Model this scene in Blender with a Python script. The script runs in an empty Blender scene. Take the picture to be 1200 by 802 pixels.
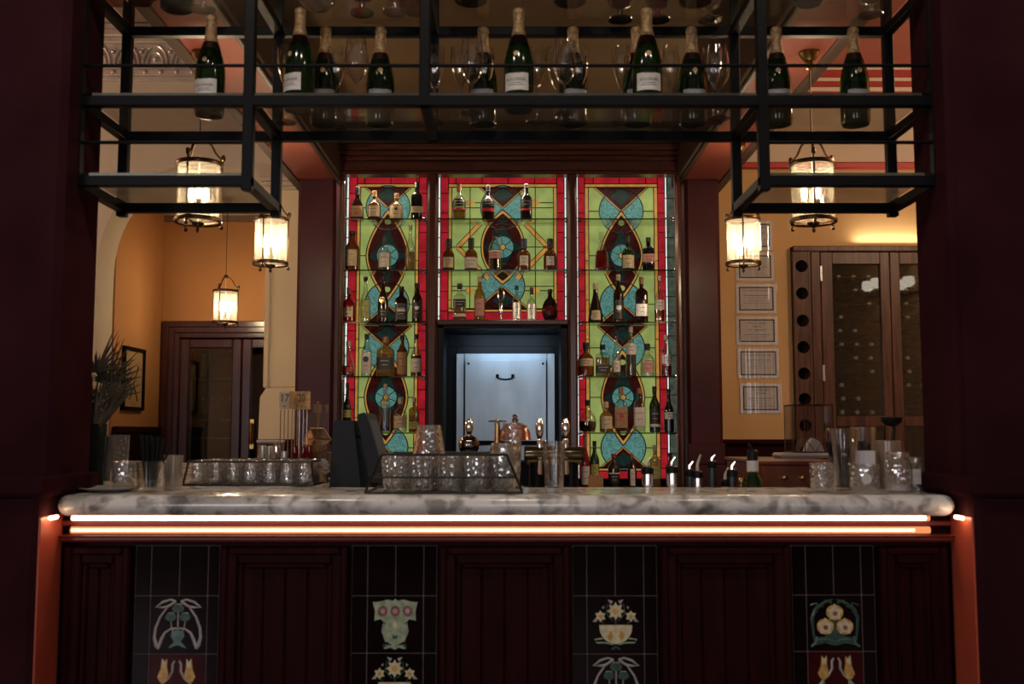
import bpy, math, random
from math import pi, sin, cos, radians as R
random.seed(7)
sc = bpy.context.scene
COL = sc.collection
# ---------------------------------------------------------------- camera
CH, PITCH, F = 1.27, math.atan(104/1200), 1200.0
cd = bpy.data.cameras.new('camera'); cam = bpy.data.objects.new('camera', cd); COL.objects.link(cam)
cam.location = (0, 0, CH); cam.rotation_euler = (pi/2 + PITCH, 0, 0)
cd.sensor_width = 36; cd.lens = 36*F/1200; cd.clip_start = 0.05; cd.clip_end = 60
cd.dof.use_dof = True; cd.dof.focus_distance = 6.4; cd.dof.aperture_fstop = 5.0
sc.camera = cam
# ---------------------------------------------------------------- world, lights, exposure
sc.view_settings.view_transform = 'Standard'; sc.view_settings.look = 'None'
sc.view_settings.gamma = 1; sc.view_settings.exposure = 0.0; sc.view_settings.use_curve_mapping = False
sc.cycles.max_bounces = 8; sc.cycles.diffuse_bounces = 3; sc.cycles.glossy_bounces = 4
sc.cycles.transmission_bounces = 6; sc.cycles.transparent_max_bounces = 40
sc.cycles.caustics_reflective = False; sc.cycles.caustics_refractive = False
sc.cycles.sample_clamp_indirect = 2.0
wd = bpy.data.worlds.new('world'); sc.world = wd; wd.use_nodes = True
wd.node_tree.nodes['Background'].inputs[0].default_value = (0.30, 0.24, 0.2, 1)
wd.node_tree.nodes['Background'].inputs[1].default_value = 0.015

def area(name, loc, rot, sx, sy, power, color):
    l = bpy.data.lights.new(name, 'AREA'); l.shape = 'RECTANGLE'; l.size = sx; l.size_y = sy
    l.energy = power; l.color = color
    o = bpy.data.objects.new(name, l); COL.objects.link(o); o.location = loc; o.rotation_euler = rot
    return o
def point(name, loc, power, color, radius=0.03):
    l = bpy.data.lights.new(name, 'POINT'); l.energy = power; l.color = color; l.shadow_soft_size = radius
    o = bpy.data.objects.new(name, l); COL.objects.link(o); o.location = loc
    return o
def spot(name, loc, rot, power, color, ang=60, blend=.8):
    l = bpy.data.lights.new(name, 'SPOT'); l.energy = power; l.color = color; l.spot_size = R(ang); l.spot_blend = blend
    l.shadow_soft_size = .05
    o = bpy.data.objects.new(name, l); COL.objects.link(o); o.location = loc; o.rotation_euler = rot
    return o
WARM = (1.0, 0.76, 0.48)
# daylight through the street windows behind the camera
for wx, wp in ((-3.6, 72), (0.3, 38), (3.9, 16)):
    area('window_daylight', (wx, -4.42, 1.9), (R(90), 0, 0), 1.2, 1.9, wp, (0.96, 0.93, 1.0))
# small downlights added to the front room ceiling to brighten glassware and marble
for dx, dw in ((-1.0, 6.5), (.0, 6), (1.0, 4)):
    area('added_downlight', (dx, 1.7, 3.36), (R(22), 0, 0), .14, .14, dw, (1.0, .86, .70))
LANTERN_W = 19
# rooms either side of the bar: ceiling lamps out of frame
point('dining_room_lamp', (-4.6, 5.2, 3.0), 75, WARM, .15)
point('dining_room_lamp', (3.3, 4.6, 3.1), 80, WARM, .15)
point('snug_lamp', (-3.2, 8.0, 2.75), 0.1, WARM, .1)
# shelf lighting in the back bar and in the serving hatch
area('hatch_downlight', (-.03, 6.53, 1.89), (R(28), 0, 0), .5, .08, 2.2, (0.60, 0.80, 1.0))
area('cabinet_uplight', (2.62, 6.955, 2.56), (R(180), 0, 0), .5, .02, 1.5, (1, .88, .66))
for bx in (-.83, -.06, .75):
    area('back_bar_downlight', (bx, 6.40, 2.845), (R(4), 0, 0), .42, .03, 2.2, (1, .82, .62))

# ---------------------------------------------------------------- pixel helpers
def P(px, py, Y):
    u, v = (px-600)/F, (401-py)/F
    t = Y/(cos(PITCH) - v*sin(PITCH))
    return (u*t, Y, CH + t*(sin(PITCH) + v*cos(PITCH)))
def X(px, Y, py=400): return P(px, py, Y)[0]
def Z(py, Y): return P(600, py, Y)[2]
def Yz(py, z):          # distance of a point on the level plane z seen at row py
    v = (401-py)/F
    return (z-CH)/((sin(PITCH)+v*cos(PITCH))/(cos(PITCH)-v*sin(PITCH)))

# ---------------------------------------------------------------- materials
MATS = {}
def _nt(name):
    m = bpy.data.materials.new(name); m.use_nodes = True; nt = m.node_tree
    for n in list(nt.nodes): nt.nodes.remove(n)
    out = nt.nodes.new('ShaderNodeOutputMaterial')
    return m, nt, out
def N(nt, t, **kw):
    n = nt.nodes.new(t)
    for k, v in kw.items(): setattr(n, k, v)
    return n
def noise_col(nt, c1, c2, scale, lo=.35, hi=.65, detail=4, stretch=None, rough=.5):
    tc = N(nt, 'ShaderNodeTexCoord'); ns = N(nt, 'ShaderNodeTexNoise')
    ns.inputs['Scale'].default_value = scale; ns.inputs['Detail'].default_value = detail
    if stretch:
        mp = N(nt, 'ShaderNodeMapping'); mp.inputs['Scale'].default_value = stretch
        nt.links.new(tc.outputs['Object'], mp.inputs[0]); nt.links.new(mp.outputs[0], ns.inputs['Vector'])
    else: nt.links.new(tc.outputs['Object'], ns.inputs['Vector'])
    cr = N(nt, 'ShaderNodeValToRGB')
    cr.color_ramp.elements[0].position = lo; cr.color_ramp.elements[1].position = hi
    cr.color_ramp.elements[0].color = (*c1, 1); cr.color_ramp.elements[1].color = (*c2, 1)
    nt.links.new(ns.outputs['Fac'], cr.inputs[0])
    return cr.outputs[0], ns
def mat(name, col, rough=.5, metal=0, coat=0, var=.12, scale=6, bump=0, stretch=None, emit=None, est=0, bscale=None, spec=.5):
    if name in MATS: return MATS[name]
    m, nt, out = _nt(name)
    b = N(nt, 'ShaderNodeBsdfPrincipled'); nt.links.new(b.outputs[0], out.inputs[0])
    c1 = tuple(max(0, c*(1-var)) for c in col); c2 = tuple(min(1, c*(1+var)) for c in col)
    o, ns = noise_col(nt, c1, c2, scale, stretch=stretch)
    nt.links.new(o, b.inputs['Base Color'])
    b.inputs['Roughness'].default_value = rough; b.inputs['Metallic'].default_value = metal
    b.inputs['Coat Weight'].default_value = coat; b.inputs['Coat Roughness'].default_value = .1
    b.inputs['Specular IOR Level'].default_value = spec
    if bump:
        bp = N(nt, 'ShaderNodeBump'); bp.inputs['Strength'].default_value = bump; bp.inputs['Distance'].default_value = .01
        src = ns
        if bscale:
            src = N(nt, 'ShaderNodeTexNoise'); src.inputs['Scale'].default_value = bscale
            nt.links.new(ns.inputs['Vector'].links[0].from_socket, src.inputs['Vector'])
        nt.links.new(src.outputs['Fac'], bp.inputs['Height']); nt.links.new(bp.outputs[0], b.inputs['Normal'])
    if emit:
        b.inputs['Emission Color'].default_value = (*emit, 1); b.inputs['Emission Strength'].default_value = est
    MATS[name] = m; return m
def clear_glass(name, tint=(1, 1, 1), base=.05, edge=.75, rough=.03, film=None, filmw=0, bump=0):
    """thin clear glass: see-through face-on, mirror-like at grazing angles"""
    if name in MATS: return MATS[name]
    m, nt, out = _nt(name)
    tr = N(nt, 'ShaderNodeBsdfTransparent'); gl = N(nt, 'ShaderNodeBsdfGlossy'); mx = N(nt, 'ShaderNodeMixShader')
    o, ns = noise_col(nt, tuple(t*.97 for t in tint), tint, 5); nt.links.new(o, tr.inputs[0])
    gl.inputs['Roughness'].default_value = rough
    lw = N(nt, 'ShaderNodeLayerWeight'); lw.inputs[0].default_value = .35
    mr = N(nt, 'ShaderNodeMapRange'); mr.inputs['To Min'].default_value = base; mr.inputs['To Max'].default_value = edge
    nt.links.new(lw.outputs['Facing'], mr.inputs[0]); nt.links.new(mr.outputs[0], mx.inputs[0])
    nt.links.new(tr.outputs[0], mx.inputs[1]); nt.links.new(gl.outputs[0], mx.inputs[2])
    if bump:
        bn = N(nt, 'ShaderNodeTexVoronoi'); bn.inputs['Scale'].default_value = 80; bp = N(nt, 'ShaderNodeBump'); bp.inputs['Strength'].default_value = bump; bp.inputs['Distance'].default_value = .004
        nt.links.new(ns.inputs['Vector'].links[0].from_socket, bn.inputs['Vector']); nt.links.new(bn.outputs['Distance'], bp.inputs['Height']); nt.links.new(bp.outputs[0], gl.inputs['Normal'])
    last = mx
    if filmw:
        df = N(nt, 'ShaderNodeBsdfTranslucent'); df2 = N(nt, 'ShaderNodeBsdfDiffuse'); ad = N(nt, 'ShaderNodeMixShader')
        df.inputs[0].default_value = (*film, 1); df2.inputs[0].default_value = (*film, 1); ad.inputs[0].default_value = .5
        nt.links.new(df.outputs[0], ad.inputs[1]); nt.links.new(df2.outputs[0], ad.inputs[2])
        m2 = N(nt, 'ShaderNodeMixShader'); m2.inputs[0].default_value = filmw
        nt.links.new(mx.outputs[0], m2.inputs[1]); nt.links.new(ad.outputs[0], m2.inputs[2]); last = m2
    nt.links.new(last.outputs[0], out.inputs[0]); MATS[name] = m; return m
def tinted(name, tint, body, see=.5, rough=.08):
    """coloured bottle glass or the drink in it"""
    if name in MATS: return MATS[name]
    m, nt, out = _nt(name)
    tr = N(nt, 'ShaderNodeBsdfTransparent'); b = N(nt, 'ShaderNodeBsdfPrincipled'); mx = N(nt, 'ShaderNodeMixShader')
    o, ns = noise_col(nt, tuple(t*.85 for t in tint), tint, 9); nt.links.new(o, tr.inputs[0])
    b.inputs['Base Color'].default_value = (*body, 1); b.inputs['Roughness'].default_value = rough
    b.inputs['Coat Weight'].default_value = .6; b.inputs['Coat Roughness'].default_value = .04
    mx.inputs[0].default_value = 1-see
    nt.links.new(tr.outputs[0], mx.inputs[1]); nt.links.new(b.outputs[0], mx.inputs[2])
    nt.links.new(mx.outputs[0], out.inputs[0]); MATS[name] = m; return m
def lit(name, col, strength, var=.15, scale=40):
    """something that gives off light: lamp, diffuser, backlit pane or painted glow"""
    if name in MATS: return MATS[name]
    m, nt, out = _nt(name)
    b = N(nt, 'ShaderNodeBsdfPrincipled'); nt.links.new(b.outputs[0], out.inputs[0])
    o, ns = noise_col(nt, tuple(c*(1-var) for c in col), tuple(min(1, c*(1+var)) for c in col), scale)
    nt.links.new(o, b.inputs['Emission Color']); b.inputs['Emission Strength'].default_value = strength
    b.inputs['Base Color'].default_value = (*[c*.12 for c in col], 1); b.inputs['Roughness'].default_value = .5; b.inputs['Specular IOR Level'].default_value = .08
    MATS[name] = m; return m
def marble():
    m, nt, out = _nt('grey_marble'); b = N(nt, 'ShaderNodeBsdfPrincipled'); nt.links.new(b.outputs[0], out.inputs[0])
    tc = N(nt, 'ShaderNodeTexCoord')
    n1 = N(nt, 'ShaderNodeTexNoise'); n1.inputs['Scale'].default_value = 5; n1.inputs['Detail'].default_value = 8; n1.inputs['Distortion'].default_value = .7
    n2 = N(nt, 'ShaderNodeTexNoise'); n2.inputs['Scale'].default_value = 19; n2.inputs['Detail'].default_value = 6; n2.inputs['Distortion'].default_value = .5
    nt.links.new(tc.outputs['Object'], n1.inputs['Vector']); nt.links.new(tc.outputs['Object'], n2.inputs['Vector'])
    c1 = N(nt, 'ShaderNodeValToRGB'); e = c1.color_ramp.elements
    e[0].position = .33; e[0].color = (.34, .32, .30, 1); e[1].position = .6; e[1].color = (.90, .87, .83, 1)
    x = c1.color_ramp.elements.new(.47); x.color = (.78, .75, .71, 1)
    c2 = N(nt, 'ShaderNodeValToRGB'); e = c2.color_ramp.elements
    e[0].position = .37; e[0].color = (.30, .29, .28, 1); e[1].position = .52; e[1].color = (1, 1, 1, 1)
    nt.links.new(n1.outputs['Fac'], c1.inputs[0]); nt.links.new(n2.outputs['Fac'], c2.inputs[0])
    mx = N(nt, 'ShaderNodeMix', data_type='RGBA', blend_type='MULTIPLY'); mx.inputs[0].default_value = .85
    nt.links.new(c1.outputs[0], mx.inputs[6]); nt.links.new(c2.outputs[0], mx.inputs[7]); nt.links.new(mx.outputs[2], b.inputs['Base Color'])
    b.inputs['Roughness'].default_value = .16
    MATS['marble'] = m; return m
M = dict(
 maroon=mat('maroon_gloss_paint', (.046, .0092, .0115), .42, spec=.2, var=.2, scale=3, bump=.03, bscale=30),
 pierp=mat('dark_maroon_pier_paint', (.036, .0105, .0138), .5, spec=0, var=.2, scale=3),
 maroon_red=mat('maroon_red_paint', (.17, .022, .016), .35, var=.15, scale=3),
 salmonp=mat('pink_ceiling_paint', (.42, .12, .085), .6, var=.08, scale=2),
 salmon=mat('salmon_ceiling_paint', (.235, .048, .030), .6, var=.08, scale=2),
 wood=mat('mahogany', (.056, .014, .010), .28, coat=.15, var=.3, scale=7, stretch=(6, 6, .6)),
 wood_h=mat('mahogany_rail', (.058, .015, .010), .28, coat=.15, var=.3, scale=7, stretch=(.6, 6, 6)),
 oak=mat('dark_oak', (.088, .037, .025), .38, spec=.3, var=.35, scale=8, stretch=(6, 6, .5)),
 board=mat('bar_front_wood', (.020, .0024, .0028), .5, spec=.06, var=.25, scale=6, stretch=(6, 6, .6)),
 beam=mat('brown_beam_paint', (.055, .028, .019), .5, var=.15, scale=3),
 coffer=mat('brown_ceiling_panel', (.19, .115, .060), .6, var=.1, scale=2),
 ochre=mat('ochre_plaster', (.52, .32, .14), .75, var=.06, scale=1.5, bump=.04, bscale=60),
 orange=mat('amber_plaster', (.50, .225, .075), .75, var=.08, scale=1.5, bump=.04, bscale=60),
 cream=mat('cream_plaster', (.60, .50, .40), .75, var=.05, scale=2, bump=.03, bscale=60),
 pier=mat('pale_ochre_plaster', (.82, .64, .40), .7, var=.04, scale=2),
 silver=mat('silver_pressed_metal', (.75, .70, .64), .32, metal=.5, var=.15, scale=9),
 redtrim=mat('red_cornice_paint', (.42, .035, .03), .45, var=.1, scale=4),
 whitetrim=mat('white_cornice_paint', (.75, .62, .5), .5, var=.05, scale=4),
 floor=mat('dark_floor_boards', (.05, .03, .02), .4, var=.4, scale=5, stretch=(1, 8, 1)),
 black=mat('black_powder_coat', (.004, .004, .005), .42, spec=.14, var=.2, scale=10),
 blackp=mat('black_plastic', (.006, .0065, .0065), .5, spec=.25, var=.2, scale=10),
 wire=mat('black_wire', (.010, .009, .009), .35, var=.2, scale=20),
 brass=mat('antique_brass', (.42, .27, .11), .28, metal=1, var=.25, scale=20),
 bronze=mat('dark_bronze', (.12, .075, .04), .32, metal=1, var=.3, scale=20),
 gold=mat('polished_brass', (.75, .50, .18), .2, metal=1, var=.1, scale=20),
 chrome=mat('chrome', (.75, .75, .76), .12, metal=1, var=.06, scale=20),
 steel=mat('brushed_steel', (.46, .58, .68), .36, metal=.55, var=.10, scale=9, stretch=(1, 1, .25)),
 steeld=mat('dark_steel', (.16, .20, .25), .4, metal=.5, var=.15, scale=6),
 alcove=mat('blue_black_paint', (.004, .006, .009), .5, spec=.2, var=.2, scale=6),
 copper=mat('red_enamel', (.30, .035, .015), .18, coat=.5, var=.2, scale=8),
 tile=mat('black_glazed_tile', (.008, .0025, .003), .14, spec=.12, var=.3, scale=4),
 tile_m=mat('maroon_glazed_tile', (.045, .005, .006), .14, spec=.12, var=.25, scale=12),
 grout=mat('pale_grout', (.16, .125, .12), .8, var=.1, scale=30),
 t_grey=mat('lilac_grey_glaze', (.42, .38, .37), .2, var=.15, scale=60),
 t_sage=mat('sage_glaze', (.34, .42, .27), .2, var=.25, scale=60),
 t_green=mat('deep_green_glaze', (.040, .085, .062), .2, var=.3, scale=60),
 t_teal=mat('teal_glaze', (.10, .175, .16), .2, var=.3, scale=60),
 t_cream=mat('cream_glaze', (.66, .58, .36), .2, var=.15, scale=60),
 t_gold=mat('golden_glaze', (.60, .34, .10), .2, var=.25, scale=60),
 t_rose=mat('rose_glaze', (.30, .10, .11), .2, var=.3, scale=60),
 paper=mat('white_paper', (.72, .68, .68), .6, var=.04, scale=30),
 paper_in=mat('printed_paper', (.52, .47, .45), .6, var=.06, scale=30),
 ink=mat('black_ink', (.012, .012, .016), .5, var=.2, scale=40),
 label=mat('white_label', (.62, .58, .54), .5, var=.06, scale=60),
 l_cream=mat('cream_label', (.56, .46, .30), .5, var=.12, scale=60),
 l_brown=mat('kraft_label', (.36, .20, .09), .55, var=.15, scale=60),
 l_red=mat('red_label', (.40, .025, .03), .4, var=.15, scale=60),
 l_black=mat('black_label', (.014, .013, .013), .4, var=.2, scale=60),
 l_pink=mat('pink_label', (.52, .25, .24), .5, var=.15, scale=60),
 l_silver=mat('silver_label', (.55, .55, .55), .3, metal=.6, var=.15, scale=60),
 l_green=mat('yellow_green_label', (.36, .36, .10), .45, var=.15, scale=60),
 foil=mat('gold_foil', (.46, .30, .145), .42, metal=.4, var=.3, scale=90, bump=.5, bscale=160),
 cap_b=mat('black_cap', (.012, .011, .011), .35, var=.2, scale=40),
 cap_w=mat('cream_cap', (.55, .47, .36), .4, var=.1, scale=40),
 cap_o=mat('wooden_stopper', (.33, .17, .07), .5, var=.25, scale=40),
 cap_blue=mat('blue_cap', (.02, .035, .13), .35, var=.2, scale=40),
 cap_red=mat('red_cap', (.38, .02, .025), .35, var=.2, scale=40),
 number=mat('plywood', (.72, .47, .22), .6, var=.15, scale=15, stretch=(1, 1, 6)),
 leaf=mat('dried_palm', (.060, .044, .026), .7, var=.4, scale=30),
 berry=mat('dried_flower_head', (.32, .21, .09), .7, var=.3, scale=60),
 vase=mat('dark_glazed_vase', (.004, .007, .008), .4, spec=.08, var=.3, scale=8),
 petal=mat('white_petal', (.62, .52, .44), .6, var=.1, scale=40),
 pepper=mat('peppercorns', (.05, .035, .03), .6, var=.5, scale=200),
 wine_g=mat('dark_bottle_glass', (.005, .007, .005), .3, spec=.15, var=.3, scale=20),
 redglow=mat('red_led_glow_paint', (.50, .085, .045), .38, var=.12, scale=4),  # lighter than the pier maroon, to carry the LED glow in its colour
 ledw=lit('warm_led_diffuser', (1.0, .70, .44), 8.5, .03),
 ledo=lit('led_halo_glow', (1.0, .34, .13), .95, .05),  # emissive orange for the halo painted round the LED lines
 ledc=lit('warm_led_corner', (1.0, .66, .38), 16.0, .03),
 bulb=lit('lamp_bulb', (1.0, .80, .50), 30.0, .02),
 shade=lit('opal_lamp_shade', (1.0, .86, .66), 3.5, .04),
 g_clear=clear_glass('clear_glass', (.98, .985, .98), .08, .95),
 g_cut=clear_glass('cut_glass', (.95, .955, .95), .22, .95, .05, (.9, .88, .84), .07, bump=.5),
 g_shelf=clear_glass('shelf_glass', (.90, .925, .905), .05, .45),
 g_rack=clear_glass('smoky_rack_glass', (.86, .84, .80), .04, .22, .10, (.45, .38, .30), .05),
 g_rackl=clear_glass('dusty_rack_glass', (.86, .84, .80), .05, .30, .12, (.80, .72, .60), .28),
 g_edge=clear_glass('green_glass_edge', (.45, .60, .52), .25, .8),
 g_lantern=clear_glass('seeded_lantern_glass', (.98, .97, .94), .05, .4, .08, (.95, .90, .78), .10),
 g_pane=clear_glass('dark_door_glass', (.78, .78, .76), .05, .8, .02),
 g_red=clear_glass('red_glass', (.75, .03, .10), .12, .7),
 g_sleeve=clear_glass('plastic_sleeve', (.97, .97, .97), .09, .6, .06),
 b_clear=clear_glass('clear_bottle_glass', (.93, .95, .92), .10, .75),
 b_green=tinted('green_bottle_glass', (.12, .35, .08), (.012, .030, .008), .35),
 b_champ=tinted('champagne_bottle_glass', (.14, .36, .06), (.007, .018, .004), .34, .1),
 b_amber=tinted('amber_spirit', (.62, .25, .05), (.16, .055, .012), .40),
 b_pale=tinted('pale_gold_spirit', (.85, .62, .24), (.30, .19, .06), .55),
 b_dark=tinted('dark_brown_spirit', (.18, .06, .03), (.022, .008, .006), .25),
 b_red=tinted('red_spirit', (.75, .05, .05), (.20, .012, .012), .45),
 b_blk=tinted('black_bottle_glass', (.05, .04, .04), (.010, .008, .008), .10),
 b_blue=tinted('blue_spirit', (.08, .12, .6), (.02, .03, .16), .45),
 b_water=tinted('clear_spirit', (.96, .97, .95), (.35, .37, .35), .9, .05),
)
marble(); M['marble'] = MATS['marble']
GST = .62      # brightness of the light box behind the stained glass
M.update(
 s_red=lit('ruby_backlit_glass', (.54, .018, .032), GST*.85, .25, 14),
 s_amber=lit('amber_backlit_glass', (.68, .34, .075), GST*.9, .2, 20),
 s_green=lit('green_backlit_glass', (.38, .47, .135), GST*.95, .18, 9),
 s_teal=lit('teal_backlit_glass', (.13, .33, .29), GST*.85, .45, 110),
 s_dteal=lit('deep_teal_backlit_glass', (.014, .036, .030), GST*.7, .3, 40),
 s_maroon=lit('garnet_backlit_glass', (.050, .007, .006), GST*.7, .4, 40),
 s_white=lit('clear_backlit_glass', (.90, .95, .86), GST*1.5, .1, 20),
 s_smoke=lit('grey_backlit_glass', (.09, .115, .085), GST*.8, .4, 30),
 lead=mat('lead_came', (.012, .012, .012), .45, metal=.3, var=.2, scale=60),
)
# ---------------------------------------------------------------- mesh builder
class MB:
    def __init__(s): s.v = []; s.f = []; s.m = []; s.mi = 0; s.xf = None
    def add(s, vs, fs):
        b = len(s.v)
        if s.xf: vs = [s.xf(v) for v in vs]
        s.v += [tuple(v) for v in vs]; s.f += [tuple(b+i for i in f) for f in fs]; s.m += [s.mi]*len(fs)
        return s
    def box(s, x0, x1, y0, y1, z0, z1, ch=0):
        x0, x1 = sorted((x0, x1)); y0, y1 = sorted((y0, y1)); z0, z1 = sorted((z0, z1))
        c = min(ch, .45*min(x1-x0, y1-y0, z1-z0))
        if c <= 0:
            vs = [(x, y, z) for x in (x0, x1) for y in (y0, y1) for z in (z0, z1)]
            return s.add(vs, [(0,1,3,2),(4,6,7,5),(0,4,5,1),(2,3,7,6),(0,2,6,4),(1,5,7,3)])
        vs = []; ids = {}
        lim = ((x0, x1), (y0, y1), (z0, z1))
        for i in (0, 1):
            for j in (0, 1):
                for k in (0, 1):
                    for a in range(3):
                        q = []
                        for ax, b in enumerate((i, j, k)):
                            w = lim[ax][b]
                            if ax != a: w += c if b == 0 else -c
                            q.append(w)
                        ids[(i, j, k, a)] = len(vs); vs.append(tuple(q))
        fs = []
        for a in range(3):
            o1, o2 = [q for q in range(3) if q != a]
            for b in (0, 1):
                loop = []
                for p, q in ((0,0),(1,0),(1,1),(0,1)):
                    t = [0,0,0]; t[a] = b; t[o1] = p; t[o2] = q; loop.append(ids[(*t, a)])
                fs.append(tuple(loop))
        for a in range(3):
            o1, o2 = [q for q in range(3) if q != a]
            for p in (0, 1):
                for q in (0, 1):
                    t0 = [0,0,0]; t1 = [0,0,0]; t0[o1] = t1[o1] = p; t0[o2] = t1[o2] = q; t1[a] = 1
                    fs.append((ids[(*t0, o1)], ids[(*t1, o1)], ids[(*t1, o2)], ids[(*t0, o2)]))
        for i in (0, 1):
            for j in (0, 1):
                for k in (0, 1): fs.append(tuple(ids[(i, j, k, a)] for a in range(3)))
        return s.add(vs, fs)
    def lathe(s, prof, c=(0, 0, 0), n=20, sq=0, dy=1.0, flute=0, fn=12, axis='z', a0=0, a1=2*pi, off=0):
        """sq>0 squares the cross-section; flute adds cut ribs; a0..a1 partial turn"""
        full = abs(a1-a0-2*pi) < 1e-6
        cols = n if full else n+1
        vs = []; fs = []
        for (r, z) in prof:
            for i in range(cols):
                a = a0+(a1-a0)*i/n; ca, sa = cos(a), sin(a); k = 1.0
                if sq:
                    e = 2+sq*6; k = (abs(ca)**e+abs(sa)**e)**(-1/e)
                if flute: k *= 1+flute*cos(fn*a)
                rr = r*k + (off if r > 1e-5 else 0)
                x, y, w = rr*ca, rr*sa*dy, z
                if axis == 'y': x, y, w = x, w, y
                elif axis == 'x': x, y, w = w, x, y
                vs.append((c[0]+x, c[1]+y, c[2]+w))
        for j in range(len(prof)-1):
            for i in range(n if full else n):
                i2 = (i+1) % cols if full else i+1
                fs.append((j*cols+i, j*cols+i2, (j+1)*cols+i2, (j+1)*cols+i))
        return s.add(vs, fs)
    def tube(s, path, r, n=6, closed=False):
        L = len(path); rings = []; up0 = None
        def sub(a, b): return (a[0]-b[0], a[1]-b[1], a[2]-b[2])
        def nrm(a):
            l = math.sqrt(sum(q*q for q in a)) or 1; return (a[0]/l, a[1]/l, a[2]/l)
        def crs(a, b): return (a[1]*b[2]-a[2]*b[1], a[2]*b[0]-a[0]*b[2], a[0]*b[1]-a[1]*b[0])
        vs = []; fs = []
        for i, p in enumerate(path):
            if closed: t = nrm(sub(path[(i+1) % L], path[i-1]))
            else: t = nrm(sub(path[min(i+1, L-1)], path[max(i-1, 0)]))
            if up0 is None:
                up0 = (0, 0, 1) if abs(t[2]) < .9 else (1, 0, 0)
            sd = nrm(crs(t, up0)); u = crs(sd, t); up0 = u
            rr = r[i] if isinstance(r, (list, tuple)) else r
            for k in range(n):
                a = 2*pi*k/n
                vs.append(tuple(p[q]+rr*(cos(a)*sd[q]+sin(a)*u[q]) for q in range(3)))
        m = L if closed else L-1
        for i in range(m):
            j = (i+1) % L
            for k in range(n): fs.append((i*n+k, i*n+(k+1) % n, j*n+(k+1) % n, j*n+k))
        if not closed: fs += [tuple(range(n))[::-1], tuple(range((L-1)*n, L*n))]
        return s.add(vs, fs)
    def prism(s, pts, d0, d1, axis='y'):
        """outline pts (a, b) pushed from d0 to d1 along axis"""
        n = len(pts)
        def v(a, b, d): return (a, d, b) if axis == 'y' else ((d, a, b) if axis == 'x' else (a, b, d))
        vs = [v(a, b, d0) for a, b in pts]+[v(a, b, d1) for a, b in pts]
        fs = [tuple(range(n)), tuple(range(2*n-1, n-1, -1))]+[(i, i+n, (i+1) % n+n, (i+1) % n) for i in range(n)]
        return s.add(vs, fs)
    def ball(s, c, r, n=10, m=6, sz=1):
        return s.lathe([(max(r*sin(pi*j/m), 1e-5), -r*sz*cos(pi*j/m)) for j in range(m+1)], c, n)
    def build(s, name, mats, parent=None, smooth=True, world=False, ang=38):
        me = bpy.data.meshes.new(name)
        vs = s.v
        if parent is not None and world:
            L = [0, 0, 0]; q = parent
            while q: L = [L[i]+q.location[i] for i in range(3)]; q = q.parent
            vs = [(v[0]-L[0], v[1]-L[1], v[2]-L[2]) for v in vs]
        me.from_pydata(vs, [], s.f)
        ms = mats if isinstance(mats, (list, tuple)) else [mats]
        for m in ms: me.materials.append(M[m] if isinstance(m, str) else m)
        if len(ms) > 1: me.polygons.foreach_set('material_index', s.m)
        if smooth:
            me.polygons.foreach_set('use_smooth', [True]*len(me.polygons)); me.set_sharp_from_angle(angle=R(ang))
        me.validate(); me.update()
        o = bpy.data.objects.new(name, me); COL.objects.link(o)
        if parent is not None: o.parent = parent
        return o
def struct(o, label=None, cat=None):
    o['kind'] = 'structure'
    if label: o['label'] = label
    if cat: o['category'] = cat
    return o
def tag(o, label, cat, group=None):
    o['label'] = label; o['category'] = cat
    if group: o['group'] = group
    return o
def thing(name, label, cat, loc=(0, 0, 0), rz=0, group=None):
    o = bpy.data.objects.new(name, None); COL.objects.link(o); o.location = loc; o.rotation_euler = (0, 0, rz)
    o.empty_display_size = .05
    return tag(o, label, cat, group)
KIDS = {}
def dup(root, loc, label=None, rz=0, group=None, scale=None):
    kids = [o for o in COL.objects if o.parent == root] if root.name not in KIDS else KIDS[root.name]
    KIDS[root.name] = kids
    r = root.copy(); COL.objects.link(r); r.location = loc; r.rotation_euler = (0, 0, rz)
    if label: r['label'] = label
    if group: r['group'] = group
    if scale: r.scale = scale
    for ch in kids:
        c = ch.copy(); COL.objects.link(c); c.parent = r
        for g in ch.children:
            d = g.copy(); COL.objects.link(d); d.parent = c
    return r
def text(mb, s, size, place, align='CENTER'):
    """flat lettering: place maps (x, y) of the text plane into the mesh"""
    cu = bpy.data.curves.new('lettering', 'FONT'); cu.body = s; cu.size = size; cu.align_x = align; cu.resolution_u = 2
    o = bpy.data.objects.new('lettering', cu); COL.objects.link(o)
    dg = bpy.context.evaluated_depsgraph_get(); ev = o.evaluated_get(dg); me = ev.to_mesh()
    vs = [place(v.co.x, v.co.y) for v in me.vertices]; fs = [tuple(p.vertices) for p in me.polygons]
    ev.to_mesh_clear(); bpy.data.objects.remove(o); bpy.data.curves.remove(cu)
    mb.add(vs, fs)
def tri(mb, pts, place):   # thin flat polygon
    mb.add([place(*p) for p in pts], [tuple(range(len(pts)))])
def ell(cx, cy, rx, ry, n=28, a0=0, a1=2*pi): return [(cx+rx*cos(a0+(a1-a0)*i/n), cy+ry*sin(a0+(a1-a0)*i/n)) for i in range(n if abs(a1-a0-2*pi) < 1e-6 else n+1)]
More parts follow.
